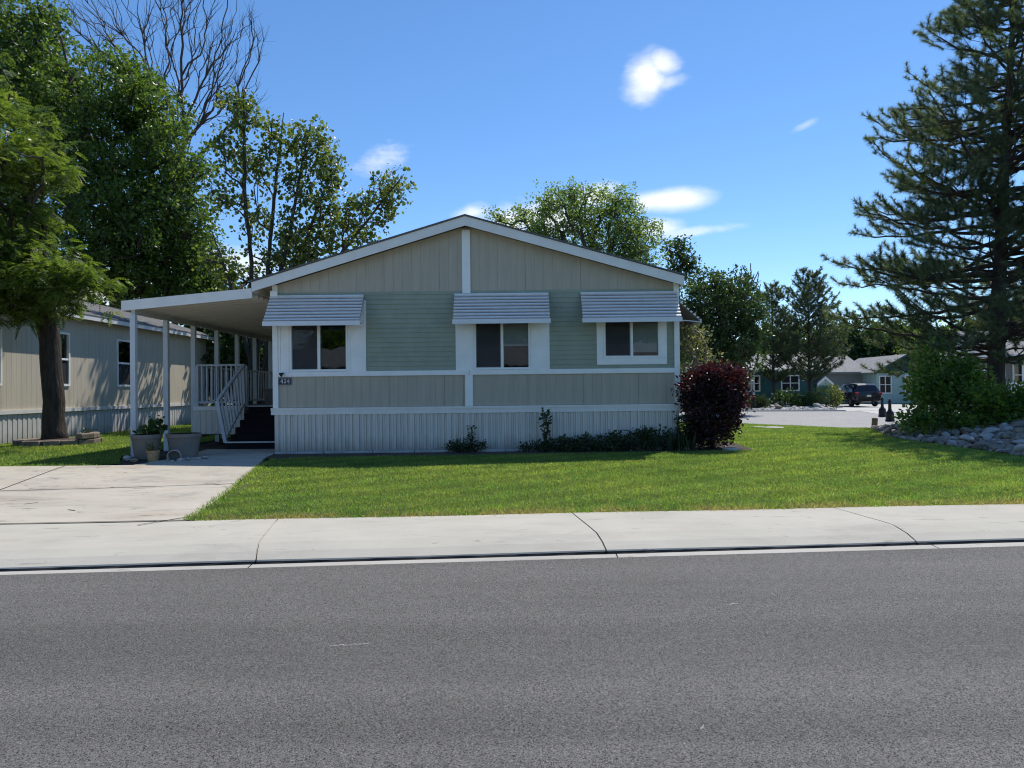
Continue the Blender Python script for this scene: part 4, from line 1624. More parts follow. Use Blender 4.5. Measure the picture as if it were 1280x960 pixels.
RM = {'grey': [rock_mesh(s, M['rock_grey']) for s in range(5)], 'pale': [rock_mesh(s + 20, M['rock_pale']) for s in range(4)], 'brown': [rock_mesh(s + 40, M['rock_brown']) for s in range(4)]}
RLAB = {'grey': 'rounded blue grey rock in the heaped rock bed right of the lawn', 'pale': 'pale cream coloured rock in the heaped rock bed right of the lawn',
        'brown': 'dull brown rock in the heaped rock bed right of the lawn'}


def rock(kind, x, y, r, group, label, name='rock', sink=.08, z=None):
    o = bpy.data.objects.new(name, random.choice(RM[kind]))
    COL.objects.link(o)
    o.location = (x, y, (gzf(x, y) if z is None else z) + r * (.6 - sink))
    o.rotation_euler = (random.gauss(0, .2), random.gauss(0, .2), random.uniform(0, 6.3))
    o.scale = (r * random.uniform(.85, 1.2),) * 2 + (r * random.uniform(.8, 1.15),)
    return tag(o, label, 'rock', group)


rp = [(9.5, 11.6), (9.5, 13.2), (9.55, 15.5), (9.65, 17.2), (9.95, 18.7), (10.3, 19.8), (11.0, 21.6), (14.0, 21.8), (18, 21.5), (15.5, 15), (11.2, 11.6)]
placed = []
tries = 0
while len(placed) < 243 and tries < 20000:
    tries += 1
    x, y = random.uniform(9.4, 15.5), random.uniform(12.4, 20.8)
    if x > .75 * y or not inside(rp, np.array([x]), np.array([y]))[0]:
        continue
    edge = x - np.interp(y, [11.6, 15.5, 17.2, 18.7, 19.8], [9.5, 9.55, 9.65, 9.95, 10.3])
    r = random.choice((.09, .105, .12, .14, .165)) * (0.8 if edge < .5 else 1.1) * random.uniform(.85, 1.15)
    if all((x - a) ** 2 + (y - b) ** 2 > (.74 * (r + c)) ** 2 for a, b, c in placed):
        placed.append((x, y, r))
for x, y, r in placed:
    kind = random.choices(('grey', 'pale', 'brown'), (.52, .28, .2))[0]
    rock(kind, x, y, r, 'rocks heaped in the bed right of the lawn', RLAB[kind])
rock('pale', 9.74, 13.4, .20, 'large rocks at the lawn edge', 'large flat pale boulder at the near end of the rock bed')
def cobbles(name, poly, n, r0, r1, mat, label):
    P = np.array(poly)
    lo, hi = P.min(0), P.max(0)
    x, y = rng.uniform(lo[0], hi[0], n * 3), rng.uniform(lo[1], hi[1], n * 3)
    k = inside(poly, x, y)
    x, y = x[k][:n], y[k][:n]
    bm = bmesh.new()
    bmesh.ops.create_icosphere(bm, subdivisions=2, radius=1.0)
    V = np.array([v.co[:] for v in bm.verts])
    V *= (1 + .16 * np.sin(V[:, :1] * 3.1 + 1) + .12 * np.sin(V[:, 1:2] * 4 + V[:, 2:] * 3))
    Fc = np.array([[v.index for v in f.verts] for f in bm.faces])
    bm.free()
    m = MB()
    r = rng.uniform(r0, r1, len(x))
    a = rng.uniform(0, 6.3, len(x))
    R = dir_rot(np.stack([np.cos(a), np.sin(a), rng.normal(0, .2, len(x))], -1), roll=.3)
    scatter(m, V, Fc, np.stack([x, y, gz(x, y) + r * .2], -1), R, np.stack([r * .8, r * 1.2, r * .65], -1))
    return solo(name, m, M[mat], label, 'rocks', kind='stuff')


cobbles('cobbles', rp, 1000, .05, .10, 'rock_grey', 'small grey cobbles filling the gaps between the heaped rocks')
cobbles('cobbles', rp, 500, .05, .10, 'rock_brown', 'small brown cobbles filling the gaps between the heaped rocks')
# stones about the pots, the two flat slabs in the lawn, bed edging
for (x, y, r) in ((-7.62, 14.0, .06), (-7.45, 13.85, .07), (-6.55, 13.85, .06), (-6.4, 13.9, .05), (-6.3, 14.05, .06), (-6.5, 14.1, .05), (-6.2, 14.2, .06), (-6.65, 13.75, .05), (-7.75, 14.15, .09)):
    rock(random.choice(('pale', 'grey')), x, y, r, 'small stones round the pots', 'small loose stone on the soil around the flower pots', name='stone')


def slab(name, label, pts, h, mat, cat, group=None):
    c = Vector((sum(p[0] for p in pts) / len(pts), sum(p[1] for p in pts) / len(pts)))
    z = gzf(c.x, c.y)
    m = MB()
    n = len(pts)
    ins = [(c.x + (p[0] - c.x) * .95, c.y + (p[1] - c.y) * .95) for p in pts]
    m.add([(p[0], p[1], z - .05) for p in pts] + [(p[0], p[1], z + h * .75) for p in pts] + [(p[0], p[1], z + h) for p in ins],
          [(i, (i + 1) % n, n + (i + 1) % n, n + i) for i in range(n)] + [(n + i, n + (i + 1) % n, 2 * n + (i + 1) % n, 2 * n + i) for i in range(n)] + [tuple(range(2 * n, 3 * n))])
    return solo(name, m, mat, label, cat, group, origin=(c.x, c.y, z))


def blob(px, py, z, rx, ry, n=9):
    c = gp(px, py, z)
    return [(c.x + rx * math.cos(2 * PI * k / n) * random.uniform(.8, 1.1), c.y + ry * math.sin(2 * PI * k / n) * random.uniform(.8, 1.1)) for k in range(n)]


slab('stepping_stone', 'flat pale slab lying in the lawn near the side street', blob(968, 537.5, .1, .35, .45), .05, M['rock_pale'], 'stepping stone')
slab('stepping_stone', 'flat pale slab in the lawn nearest the purple hedge top, by the side street', blob(949, 535.5, .1, .2, .3), .04, M['rock_pale'], 'stepping stone')
slab('splash_stone', 'white flat stone lying at the foot of the purple barberry', blob(914, 563.5, .26, .17, .12), .07, M['rock_pale'], 'stone')
x = -5.1
k = 0
while x < 3.4:
    w = random.choice((.62, .9, 1.05))
    yb = 15.22 + random.uniform(-.02, .02)
    m = MB()
    z0 = gzf(x, yb)
    m.prism_x([(yb - .10, z0 - .05), (yb + .10, z0 - .05), (yb + .10, z0 + .055), (yb - .085, z0 + .055), (yb - .10, z0 + .04)], x, x + w - .02)
    solo('edging_block', m, M['concrete_edge'], 'long grey concrete edging block lying on the soil below the white skirting', 'edging block', 'edging blocks along the skirting', origin=(x + w / 2, yb, z0))
    x += w
# ring of stones round the trunk on the left
TX, TY = -12.35, 19.0
for k in range(14):
    a = 2 * PI * k / 14 + .1
    cx, cy = TX + .15 + .92 * math.cos(a), TY - .1 + .72 * math.sin(a)
    for lay in range(2 if k in (0, 1, 13, 14) else 1):
        m = MB()
        zz = gzf(cx, cy) + lay * .155
        hw = .19
        jx = random.uniform(-.03, .03)
        m.box(-hw, hw, -.11, .11, 0.0, .15)
        m.M = Matrix.Translation((cx + jx, cy, zz)) @ Matrix.Rotation(a + PI / 2 + random.gauss(0, .06), 4, 'Z')
        o = solo('edging_stone', m, M['brick_edge'], 'rough tan stone block in the ring around the left tree trunk', 'edging stone', 'stones ringed round the left tree', origin=(cx, cy, zz))
        bv = o.modifiers.new('bevel', 'BEVEL')
        bv.width = .025
        bv.segments = 2
m = MB()
m.lathe([(.82, .0), (.78, .13), (.001, .17)], 24, (TX + .15, TY - .1, .26))
solo('tree_ring_soil', m, M['soil'], kind='structure')

# ================================================================== TREES
bk = M['bark_grey']


def locust():
    Yv = 19.0
    L = [(8, 195, 50, 66, -1.5, 1.8, 60), (-70, 150, 110, 90, -1, 3, 70), (26, 335, 62, 42, -1.6, 1.8, 80), (86, 350, 30, 22, -1.8, 1.1, 34), (2, 265, 42, 52, -1.8, 1.6, 54), (10, 380, 40, 20, -1.2, 1.5, 34),
         (-90, 300, 110, 110, -.5, 3.0, 80), (-110, 60, 90, 60, -.5, 2.8, 40), (38, 205, 30, 26, -2.0, 1.1, 24), (70, 374, 36, 13, -.6, 1.0, 18), (-100, 430 - 200, 90, 60, 2, 2, 30)]
    fv, ff = frond(6)
    pts = lobes_px(L, Yv)
    b = Vector((TX, TY, .2))
    tr = [b, b + Vector((-.02, 0, 1.2)), b + Vector((-.08, 0, 2.4)), b + Vector((-.17, -.05, 3.6)), b + Vector((-.4, -.1, 5.2)), b + Vector((-.7, -.1, 7.0))]
    mb, e, d = grow(tr, .255, pts, bf=.35, expo=2.2, low=.62)
    t = root('locust_tree', b, 'honey locust with feathery yellow green leaves and a thick trunk in a stone ring', 'tree')
    part('trunk', mb, bk, t)
    cr = MB()
    n = len(e)
    per = 18
    c = np.repeat(np.repeat(e, 2, 0) + rng.normal(0, .22, (2 * n, 3)) * np.array([1, 1, .6]), per // 2, 0)
    out = np.repeat(d, per, 0) * .5 + rng.normal(0, .7, (n * per, 3))
    out[:, 2] = out[:, 2] * .4 - .12
    pos = c + rng.normal(0, .075, (n * per, 3)) + out * .05
    scatter(cr, fv, ff, pos, dir_rot(out, roll=.45), .27 * rng.uniform(.7, 1.3, n * per))
    part('crown', cr, M['leaf_locust'], t)


locust()


def ash():
    Yv = 36
    L = [(60, 95, 75, 75, 0, 3, 90), (10, 150, 80, 100, 0, 3.5, 90), (110, 165, 80, 75, -1, 3, 95), (185, 135, 42, 45, -1, 2, 48), (215, 225, 48, 65, -1, 2.2, 75), (150, 270, 85, 80, -1.5, 3.2, 130),
         (225, 325, 48, 55, 0, 2.2, 70), (80, 310, 90, 70, -.5, 3, 100), (170, 355, 80, 35, 0, 2.5, 60), (-40, 60, 80, 60, 0, 3, 50), (20, 30, 60, 35, 0, 2.4, 40), (-70, 240, 100, 120, 0, 3.5, 80), (255, 355, 26, 30, 0, 1.5, 24),
         (165, 100, 26, 26, -1, 1.5, 20)]
    b = at(150, 480, Yv)
    b.z = .2
    make_tree('ash_tree', 'big dense dark green tree rising behind the grey neighbour house', [b, b + Vector((.1, 0, 3.5)), b + Vector((0, 0, 7)), b + Vector((-.2, 0, 11)), b + Vector((-.4, 0, 15))], .5, L, Yv, 126, .50, .165, M['leaf_ash'], M['bark_grey'], bf=.35, sprays=7, tight=.27)


ash()


def dead_tree():
    Yv = 40
    L = [(240, 70, 70, 60, 0, 2.5, 80), (285, 90, 40, 60, 0, 2, 56), (130, 20, 60, 50, 0, 2.5, 50), (205, 40, 50, 90, 0, 2, 50), (312, 45, 16, 36, 0, 1.5, 22), (250, -20, 60, 40, 0, 2, 40), (225, 150, 30, 30, 0, 2, 24), (115, 40, 20, 40, 0, 1.5, 26),
         (300, 130, 30, 30, 0, 1.5, 30)]
    b = at(222, 480, Yv)
    b.z = .2
    pts = lobes_px(L, Yv)
    mb, e, d = grow([b, b + Vector((-.1, 0, 6)), b + Vector((.1, 0, 11)), b + Vector((.2, 0, 14.0))], .19, pts, bf=.85, rmin=.008, wob=.038)
    # fine twigs at every branch end
    for p, q in zip(e, d):
        for _ in range(3):
            v = Vector(q) + Vector((random.gauss(0, .5), random.gauss(0, .5), random.gauss(.25, .35)))
            v.normalize()
            l = random.uniform(.4, 1.1)
            P = Vector(p)
            mb.tube([P, P + v * l * .5, P + (v + Vector((0, 0, .12))) * l], [.009, .007, .004], 3, cap=False)
    t = root('dead_tree', b, 'leafless tree with bare grey brown branches against the sky above the dark tree', 'tree')
    part('trunk', mb, M['bark_dead'], t)


dead_tree()


def linden():
    Yv = 29
    b = at(322, 490, Yv)
    b.z = .25
    # one stem for every plume: (where its tip stands, lobes along it)
    plumes = [((303, 112), [(301, 140, 17, 26, 0, .9, 30), (292, 185, 24, 34, 0, 1.1, 34), (286, 240, 22, 30, 0, 1.1, 22)]),
              ((352, 140), [(345, 170, 11, 30, 0, .8, 18), (330, 215, 14, 34, 0, .9, 16), (318, 290, 16, 40, 0, 1, 18)]),
              ((388, 150), [(388, 178, 22, 26, 0, 1, 34), (376, 225, 24, 30, 0, 1.2, 36), (362, 280, 22, 26, 0, 1.2, 26), (362, 322, 28, 20, .3, 1.2, 34)]),
              ((428, 195), [(418, 215, 20, 24, 0, 1, 24), (402, 260, 26, 22, 0, 1.2, 26), (384, 300, 20, 22, 0, 1, 22)]),
              ((503, 218), [(486, 234, 20, 17, 0, .9, 20), (462, 262, 30, 20, 0, 1.1, 36), (432, 292, 36, 18, 0, 1.2, 34), (400, 325, 36, 16, .2, 1.2, 26)]),
              ((268, 290), [(268, 322, 16, 24, .5, 1, 14), (290, 345, 30, 16, .8, 1.2, 16)]),
              ((340, 330), [(335, 352, 50, 14, .8, 1.4, 26)])]
    tm = MB()
    tm.smooth = True
    es, ds = [], []
    for (tx, ty), lobes in plumes:
        tip = at(tx, ty, Yv + random.uniform(-.5, .5))
        foot = b + Vector((random.uniform(-.25, .25), random.uniform(-.2, .2), 0))
        ax = [foot]
        for k in range(1, 7):
            u = k / 6
            p = foot.lerp(tip, u)
            p.x = foot.x + (tip.x - foot.x) * u ** 1.35
            p += Vector((random.gauss(0, .07), random.gauss(0, .07), 0))
            ax.append(p)
        mb, e, d = grow(ax, .085, lobes_px(lobes, Yv), bf=.55, rmin=.009, wob=.04, low=.3)
        for v_ in mb.v:
            pass
        off = tm.n
        for v_ in mb.v:
            tm.v.append(v_)
        for f_ in mb.f:
            tm.f.append(tuple(q_ + off for q_ in f_))
        tm.n += mb.n
        es.append(e)
        ds.append(d)
    t = root('linden_tree', b, 'open crowned tree with several upright stems and sparse round leaves behind the porch roof', 'tree')
    part('trunk', tm, M['bark_dark'], t)
    cr = MB()
    leaves(cr, np.concatenate(es), np.concatenate(ds), 21, .23, .14, ROUND_V, ROUND_F, .35, sprays=3, tight=.42)
    part('crown', cr, M['leaf_linden'], t)


linden()
bd = M['bark_dark']


def simple(name, label, px, Yv, L, R0, per, spread, size, lm, th, group=None, bf=.4, base_z=.1, tv=LEAF_V, tf=LEAF_F, droop=.3):
    b = at(px, 485, Yv)
    b.z = base_z
    return make_tree(name, label, [b, b + Vector((.1, 0, th * .35)), b + Vector((-.1, .1, th * .7)), b + Vector((.0, .1, th))], R0, L, Yv, per, spread, size, M[lm], bd, bf=bf, group=group, tv=tv, tf=tf, droop=droop, sprays=4, tight=.36)


simple('leafy_tree', 'light green feathery tree showing over the right slope of the green house roof', 730, 46,
       [(700, 275, 36, 40, 0, 2.5, 70), (660, 290, 24, 34, 0, 2, 40), (740, 265, 28, 36, 0, 2.2, 56), (775, 275, 28, 36, 0, 2, 60), (800, 300, 26, 34, 0, 2, 50), (730, 310, 70, 30, 0, 2.6, 90), (790, 325, 36, 24, 0, 2, 40), (628, 272, 12, 8, 0, .8, 9), (718, 240, 8, 10, 0, .8, 8), (683, 252, 8, 12, 0, .8, 8), (780, 250, 10, 10, 0, .8, 8)],
       .3, 60, .36, .15, 'leaf_light', 8)
simple('leafy_tree', 'small loose crowned tree just beyond the right end of the green house roof', 848, 52,
       [(848, 320, 18, 24, 0, 1.2, 40), (862, 335, 12, 18, 0, 1, 22), (838, 345, 14, 20, 0, 1, 20)], .16, 26, .26, .22, 'leaf_dark', 6)
simple('leafy_tree', 'dense dark green tree standing right behind the purple barberry', 900, 40,
       [(890, 375, 34, 38, 0, 2.0, 90), (925, 378, 26, 34, 0, 1.6, 60), (880, 420, 34, 34, 0, 1.8, 80), (915, 425, 38, 32, 0, 1.8, 80), (900, 455, 40, 20, .2, 1.8, 50), (865, 400, 18, 30, 0, 1.2, 34), (944, 400, 14, 26, 0, 1, 22)],
       .2, 80, .26, .14, 'leaf_dark', 4)
# bare twigs over that tree
b = at(930, 480, 48)
b.z = .1
mb, e, d = grow([b, b + Vector((0, 0, 4)), b + Vector((.1, 0, 7))], .14, lobes_px([(930, 350, 22, 26, 0, 1.3, 60)], 48), bf=.8, rmin=.012, wob=.04)
t = root('dead_tree', b, 'thin bare twigs of a small leafless tree above the dark tree by the barberry', 'tree')
part('trunk', mb, M['bark_dead'], t)

# pines: the big one on the right, two beyond the side street
pb = Vector((13.45, 19.6, .85))
make_pine('pine_tree', 'tall dark pine with long upturned limbs on the rock bed at right', pb, 13.7,
          [(0, 2.1), (.09, 3.0), (.14, 3.8), (.24, 4.2), (.38, 4.25), (.49, 3.8), (.57, 3.5), (.64, 2.8), (.74, 2.2), (.84, 1.8), (.93, 1.4), (1, .5)], .24, M['needle_pine'], M['bark_pine'], step=.36, per=7, needle=.17, seed=4, start=1.4, tw=.032, tuft_n=72, lean=(.9, 0), tstep=.125, tilt=(-.30, .52), curve=.16, sub=1.0)
for (px, Yv, H, lab, prof, sd) in ((967, 57, 9.6, 'slim open pine on the far rock bed, left of its bushier twin', [(0, 1.4), (.2, 1.7), (.4, 2.0), (.6, 1.8), (.8, 1.2), (1, .3)], 8),
                                   (1012, 55, 10.2, 'broad bushy pine with a split top on the far rock bed', [(0, 2.2), (.15, 2.7), (.3, 2.9), (.5, 2.6), (.7, 2.0), (.85, 1.4), (1, .4)], 9)):
    b = at(px, 500, Yv)
    b.z = .15
    make_pine('pine_tree', lab, b, H, prof, .16, M['needle_pinyon'], M['bark_dark'], step=.36, per=6, needle=.27, seed=sd, start=1.7, tw=.10, tuft_n=20, tilt=(.25, .75), curve=.2, sub=.5, tstep=.3)

# trees behind the far houses
far = [(790, 95, 9, 'leaf_dark'), (865, 88, 9, 'leaf_ash'), (910, 92, 8, 'leaf_light'), (960, 100, 11, 'leaf_dark'), (1040, 84, 10.4, 'leaf_dark'), (1075, 80, 9.6, 'leaf_dark'), (1000, 90, 9.4, 'leaf_ash'), (1058, 96, 10.6, 'leaf_light'), (1135, 86, 10.2, 'leaf_dark'), (1110, 82, 9.8, 'leaf_ash'), (1150, 78, 8.0, 'leaf_light'), (1190, 70, 8, 'leaf_ash'), (1230, 62, 9, 'leaf_dark'), (1285, 60, 10, 'leaf_ash'), (1345, 62, 10, 'leaf_dark')]
flab = ['low dark treetop beside the house end', 'dark rounded tree far behind the barberry', 'bright green tree far behind the low teal house', 'tall dark tree behind the two far pines', 'dark evergreen looking mass left of the grey garage roof', 'dark tree directly above the grey garage roof', 'green tree filling the gap behind the bushy far pine', 'pale green treetop between two dark trees over the grey garage', 'dark tree between the mint gable and the lilac bush', 'green tree rising behind the mint gable', 'light green tree behind the lilac bush', 'green tree behind the big pine trunk', 'dark tree behind the porch at the right edge', 'green tree at the right frame edge behind the pine', 'dark tree just outside the right frame edge']
for (px, Yv, H, lm), lab in zip(far, flab):
    s = F / Yv
    zc = 484 - (H * .60 - 1.6) * s
    simple('background_tree', lab, px, Yv, [(px, zc, 26 * 80 / Yv, H * .38 * s, 0, 2.6, 64), (px - 16, zc + 8, 16, H * .28 * s, 0, 1.8, 22), (px + 16, zc + 4, 16, H * .3 * s, 0, 1.8, 22), (px, zc + H * .28 * s, 24, H * .2 * s, 0, 2, 22)], .22, 84, .55, .34, lm, H * .5, group='trees behind the far houses')
# dark shrubs and trees at the back of the porch
for px, py, Yv, H, lab in ((330, 480, 33, 5.6, 'dark bush closing the view at the back of the porch'), (275, 480, 36, 6.4, 'dark bush behind the grey house end seen between the porch posts'), (380, 480, 40, 5, 'dark bush hidden behind the green house wall')):
    s = F / Yv
    simple('background_bush', lab, px, Yv, [(px, 490 - H * .38 * s, 1.9 * s, H * .45 * s, 0, 1.6, 80), (px + 10, 492 - H * .14 * s, 2.1 * s, H * .2 * s, 0, 1.4, 44)], .12, 96, .34, .24, 'leaf_dark', 2, base_z=.2)

# ================================================================== SHRUBS AND BED PLANTS
shrub('barberry_shrub', 'purple leaved barberry, rounded and dense, at the right corner of the green house', (4.36, 15.35, .25),
      [(0, 0, .93, .60, .6, .70, 180), (-.05, 0, 1.36, .64, .6, .40, 130), (.34, 0, 1.22, .38, .4, .44, 80), (-.1, 0, .35, .5, .5, .3, 60), (.08, 0, 1.62, .62, .45, .14, 60)], 48, .062, M['leaf_barberry'], bd, spread=.075)
shrub('grey_shrub', 'pale olive twiggy shrub above the purple barberry beside the house wall', (4.35, 17.2, .25),
      [(0, 0, 2.0, .6, .6, .8, 60), (-.2, 0, 2.6, .5, .5, .5, 34)], 26, .07, M['leaf_pale'], M['bark_pale'], spread=.11)
shrub('lilac_shrub', 'round bright green lilac bush on the rock bed under the pine', (11.15, 17.9, gzf(11.15, 17.9)),
      [(0, 0, .85, .85, .8, .75, 130), (-.5, 0, 1.15, .45, .5, .45, 40), (.45, 0, 1.15, .5, .5, .45, 40), (-.35, .2, 1.9, .28, .3, .5, 16), (.15, .2, 1.55, .42, .4, .42, 28), (-.9, -.1, .35, .35, .4, .32, 24), (.85, -.1, .4, .36, .4, .36, 22)], 36, .095, M['leaf_lilac'], bd, spread=.11)
shrub('lilac_shrub', 'lower yellow green bush right of the round lilac on the rock bed', (12.7, 18.0, gzf(12.7, 18.0)),
      [(0, 0, .45, .6, .5, .45, 60), (.45, 0, .5, .4, .4, .45, 40), (-.45, 0, .35, .4, .4, .3, 26)], 34, .085, M['leaf_lilac'], bd, spread=.10)
shrub('rock_bed_shrub', 'low leafy bush at the far right of the rock bed', (13.6, 17.6, gzf(13.6, 17.6)), [(0, 0, .4, .5, .4, .4, 50)], 34, .08, M['leaf_lilac'], bd, spread=.09)
# ground cover, iris and a sapling along the skirting
SW_V = [(-.03, 0, 0), (.03, 0, 0), (.035, .5, .03), (-.035, .5, .03), (0, 1, -.05)]
SW_F = [(0, 1, 2), (0, 2, 3), (3, 2, 4)]


def clump(label, x, y, rx, ry, h, n, per=30, size=.05, name='bed_plant', group='low plants along the skirting'):
    shrub(name, label, (x, y, gzf(x, y) + .01), [(0, 0, h * .45, rx, ry, h * .5, n)], per, size, M['leaf_bed'], bd, spread=.05, cat='plant', group=group)


clump('low dark clump of leaves in front of the skirting below the center window', -1.15, 15.12, .24, .16, .22, 20)
clump('smaller leafy clump just right of the low dark clump under the center window', -.78, 15.1, .20, .14, .18, 14)
clump('low creeping plant at the foot of the young sapling', .55, 15.1, .40, .2, .16, 26)
for x, h, lab in ((1.1, .26, 'low leafy ground plant in the bed, first right of the sapling'), (1.6, .30, 'low leafy ground plant in the bed under the gap between center and right windows'), (2.1, .36, 'leafy ground plant in the bed under the left part of the right window'),
                  (2.6, .46, 'taller leafy ground plant in the bed under the right window'), (3.05, .5, 'tallest leafy ground plant in the bed near the right corner board')):
    clump(lab, x, 15.05, .38, .26, h, 40)
clump('bright weedy plant between the skirting corner and the purple barberry', 3.75, 15.3, .16, .2, .75, 26, size=.06)
t = root('iris_clump', (3.55, 14.98, .26), 'clump of grey green sword shaped leaves in front of the purple barberry', 'plant')
mb = MB()
n = 90
pos = np.stack([rng.normal(3.5, .22, n), rng.normal(14.98, .09, n), np.full(n, .27)], -1)
dd = np.stack([rng.normal(0, .28, n), rng.normal(-.05, .22, n), np.ones(n)], -1)
scatter(mb, SW_V, SW_F, pos, dir_rot(dd), rng.uniform(.28, .5, n))
part('foliage', mb, M['leaf_bed'], t)
shrub('sapling', 'thin upright leafy sapling growing against the skirting right of center', (.72, 15.2, .26), [(0, 0, .42, .05, .05, .40, 16), (0, 0, .75, .04, .04, .12, 6)], 7, .075, M['leaf_bed'], bd, spread=.03, cat='plant')
for x, y in ((-1.05, 15.3),):
    shrub('bed_weed', 'spindly weed rising from the leafy clump under the center window', (x + .15, y, .26), [(0, 0, .3, .05, .05, .25, 9)], 9, .06, M['leaf_bed'], bd, spread=.03, cat='plant')
# plants of the pots
shrub('pot_plant', 'dark broad leaved plant growing in the left taupe tub', (-7.5, 14.55, .72), [(.05, 0, .10, .16, .14, .12, 14), (.16, 0, .24, .09, .08, .12, 8)], 6, .085, M['leaf_dark'], bd, spread=.05, cat='plant', tv=ROUND_V, tf=ROUND_F)
shrub('dry_plant', 'withered brown plant in the small clay pot', (-7.12, 13.95, .44), [(0, 0, .1, .08, .08, .1, 14)], 8, .05, M['leaf_pale'], bd, spread=.03, cat='plant')
# vine on the ground left
shrub('lawn_weed', 'small weed at the foot of the neighbour skirting', (-12.9, 21.5, .26), [(0, 0, .15, .2, .2, .14, 14)], 14, .05, M['leaf_bed'], bd, spread=.04, cat='plant')

# ================================================================== BEYOND THE SIDE STREET


def gable_house(name, label, x0, x1, y0, y1, ze, zp, wall, roof, along='x', trim='white_trim', gab=None, wins=(), z0=0.05, ov=.35):
    h = root(name, ((x0 + x1) / 2, y0, z0), label, 'house')
    part('wall', MB().box(x0, x1, y0, y1, z0, ze), M[wall], h)
    r = MB()
    f = MB()
    if along == 'x':
        ym = (y0 + y1) / 2
        r.prism_x([(y0 - ov, ze - .02), (ym, zp), (y1 + ov, ze - .02), (y1 + ov, ze + .08), (ym, zp + .1), (y0 - ov, ze + .08)], x0 - ov, x1 + ov)
        f.box(x0 - ov - .01, x1 + ov + .01, y0 - ov - .03, y0 - ov - .001, ze - .08, ze + .09)
        f.prism_x([(y0, ze + .001), (y1, ze + .001), (ym, zp - .05)], x0, x0 + .1)
        f.prism_x([(y0, ze + .001), (y1, ze + .001), (ym, zp - .05)], x1 - .1, x1)
    else:
        xm = (x0 + x1) / 2
        r.prism_y([(x0 - ov, ze - .02), (xm, zp), (x1 + ov, ze - .02), (x1 + ov, ze + .08), (xm, zp + .1), (x0 - ov, ze + .08)], y0 - ov, y1)
        part('gable', MB().prism_y([(x0, ze + .001), (x1, ze + .001), (xm, zp - .03)], y0 - .02, y0 + .1), M[gab or wall], h)
        f.prism_y([(x0 - ov, ze - .14), (xm, zp - .12), (xm, zp + .11), (x0 - ov, ze + .09)], y0 - ov - .03, y0 - ov - .001)
        f.prism_y([(xm, zp - .12), (x1 + ov, ze - .14), (x1 + ov, ze + .09), (xm, zp + .11)], y0 - ov - .03, y0 - ov - .001)
    ro = part('roof', r, M[roof], h)
    part('fascia', f, M[trim], ro)
    for a, b, c, d in wins:
        w = MB()
        fw = .1
        for q in ((a - fw, b + fw, c - fw, c), (a - fw, b + fw, d, d + fw), (a - fw, a, c, d), (b, b + fw, c, d), ((a + b) / 2 - .04, (a + b) / 2 + .04, c, d), (a, (a + b) / 2 - .04, (c + d) / 2 - .03, (c + d) / 2 + .03), ((a + b) / 2 + .04, b, (c + d) / 2 - .03, (c + d) / 2 + .03)):
            w.box(q[0], q[1], y0 - .05, y0 - .002, q[2], q[3])
        wo = part('window', w, M['white_trim'], h)
        part('pane', MB().box(a, b, y0 - .03, y0 - .004, c, d), M['dark_glass'], wo)
    return h


gable_house('teal_house', 'low dark teal house with pale roof and white fascia behind the two far pines', 16.8, 27.0, 61, 69, 3.0, 4.5, 'teal_wall', 'shingle_pale', wins=((17.6, 18.6, 1.3, 2.5), (20.0, 21.4, 1.3, 2.5), (23.4, 24.8, 1.3, 2.5)))
# its front porch: posts and a hipped canopy
ph = bpy.data.objects['teal_house']
m = MB()
m.add([(16.6, 58.6, 3.0), (20.3, 58.6, 3.0), (20.3, 61, 3.0), (16.6, 61, 3.0), (17.4, 61, 3.75), (19.5, 61, 3.75)], [(0, 1, 5, 4), (1, 2, 5), (0, 4, 3), (0, 3, 2, 1)])
part('porch_roof', m, M['shingle_pale'], ph)
part('porch_fascia', MB().box(16.55, 20.35, 58.5, 58.58, 2.85, 3.03), M['white_trim'], ph)
for x in (16.75, 18.4, 20.15):
    part('porch_post', MB().box(x - .07, x + .07, 58.62, 58.76, .05, 2.9), M['white_trim'], ph)
part('porch_rail', MB().box(18.5, 20.1, 58.66, 58.72, .9, .98), M['white_trim'], ph)
gable_house('grey_garage', 'plain grey walled garage with shingled roof behind the black car', 27.6, 31.2, 62.5, 70, 2.75, 4.35, 'far_grey_wall', 'shingle_grey', trim='far_grey_wall')
g = gable_house('mint_house', 'small mint green house with dark green gable right of the black car', 31.05, 36.0, 60.0, 68, 2.65, 4.15, 'mint_wall', 'shingle_grey', along='y', gab='deep_green', trim='deep_green', wins=((31.35, 32.25, 1.0, 2.35), (33.55, 34.4, .9, 2.4)))
sh = gable_house('garden_shed', 'white shed with teal double doors left of the black car', 26.35, 27.5, 60.6, 63, 1.75, 2.35, 'mint_wall', 'shingle_pale', along='y', trim='white_trim', ov=.12)
for x in (26.45, 26.98):
    part('door', MB().box(x, x + .47, 60.54, 60.59, .1, 1.65), M['teal_door'], sh)
fb = root('low_fence', (23, 57.2, .05), 'low blue green board fence behind the two far pines', 'fence')
m = MB()
x = 19.0
while x < 27.5:
    m.box(x, x + .19, 57.2, 57.23, .1, 1.0 + .02 * random.random())
    x += .2
part('boards', m, M['teal_wall'], fb)
part('rail', MB().box(19, 27.6, 57.235, 57.28, .75, .85), M['teal_wall'], fb)
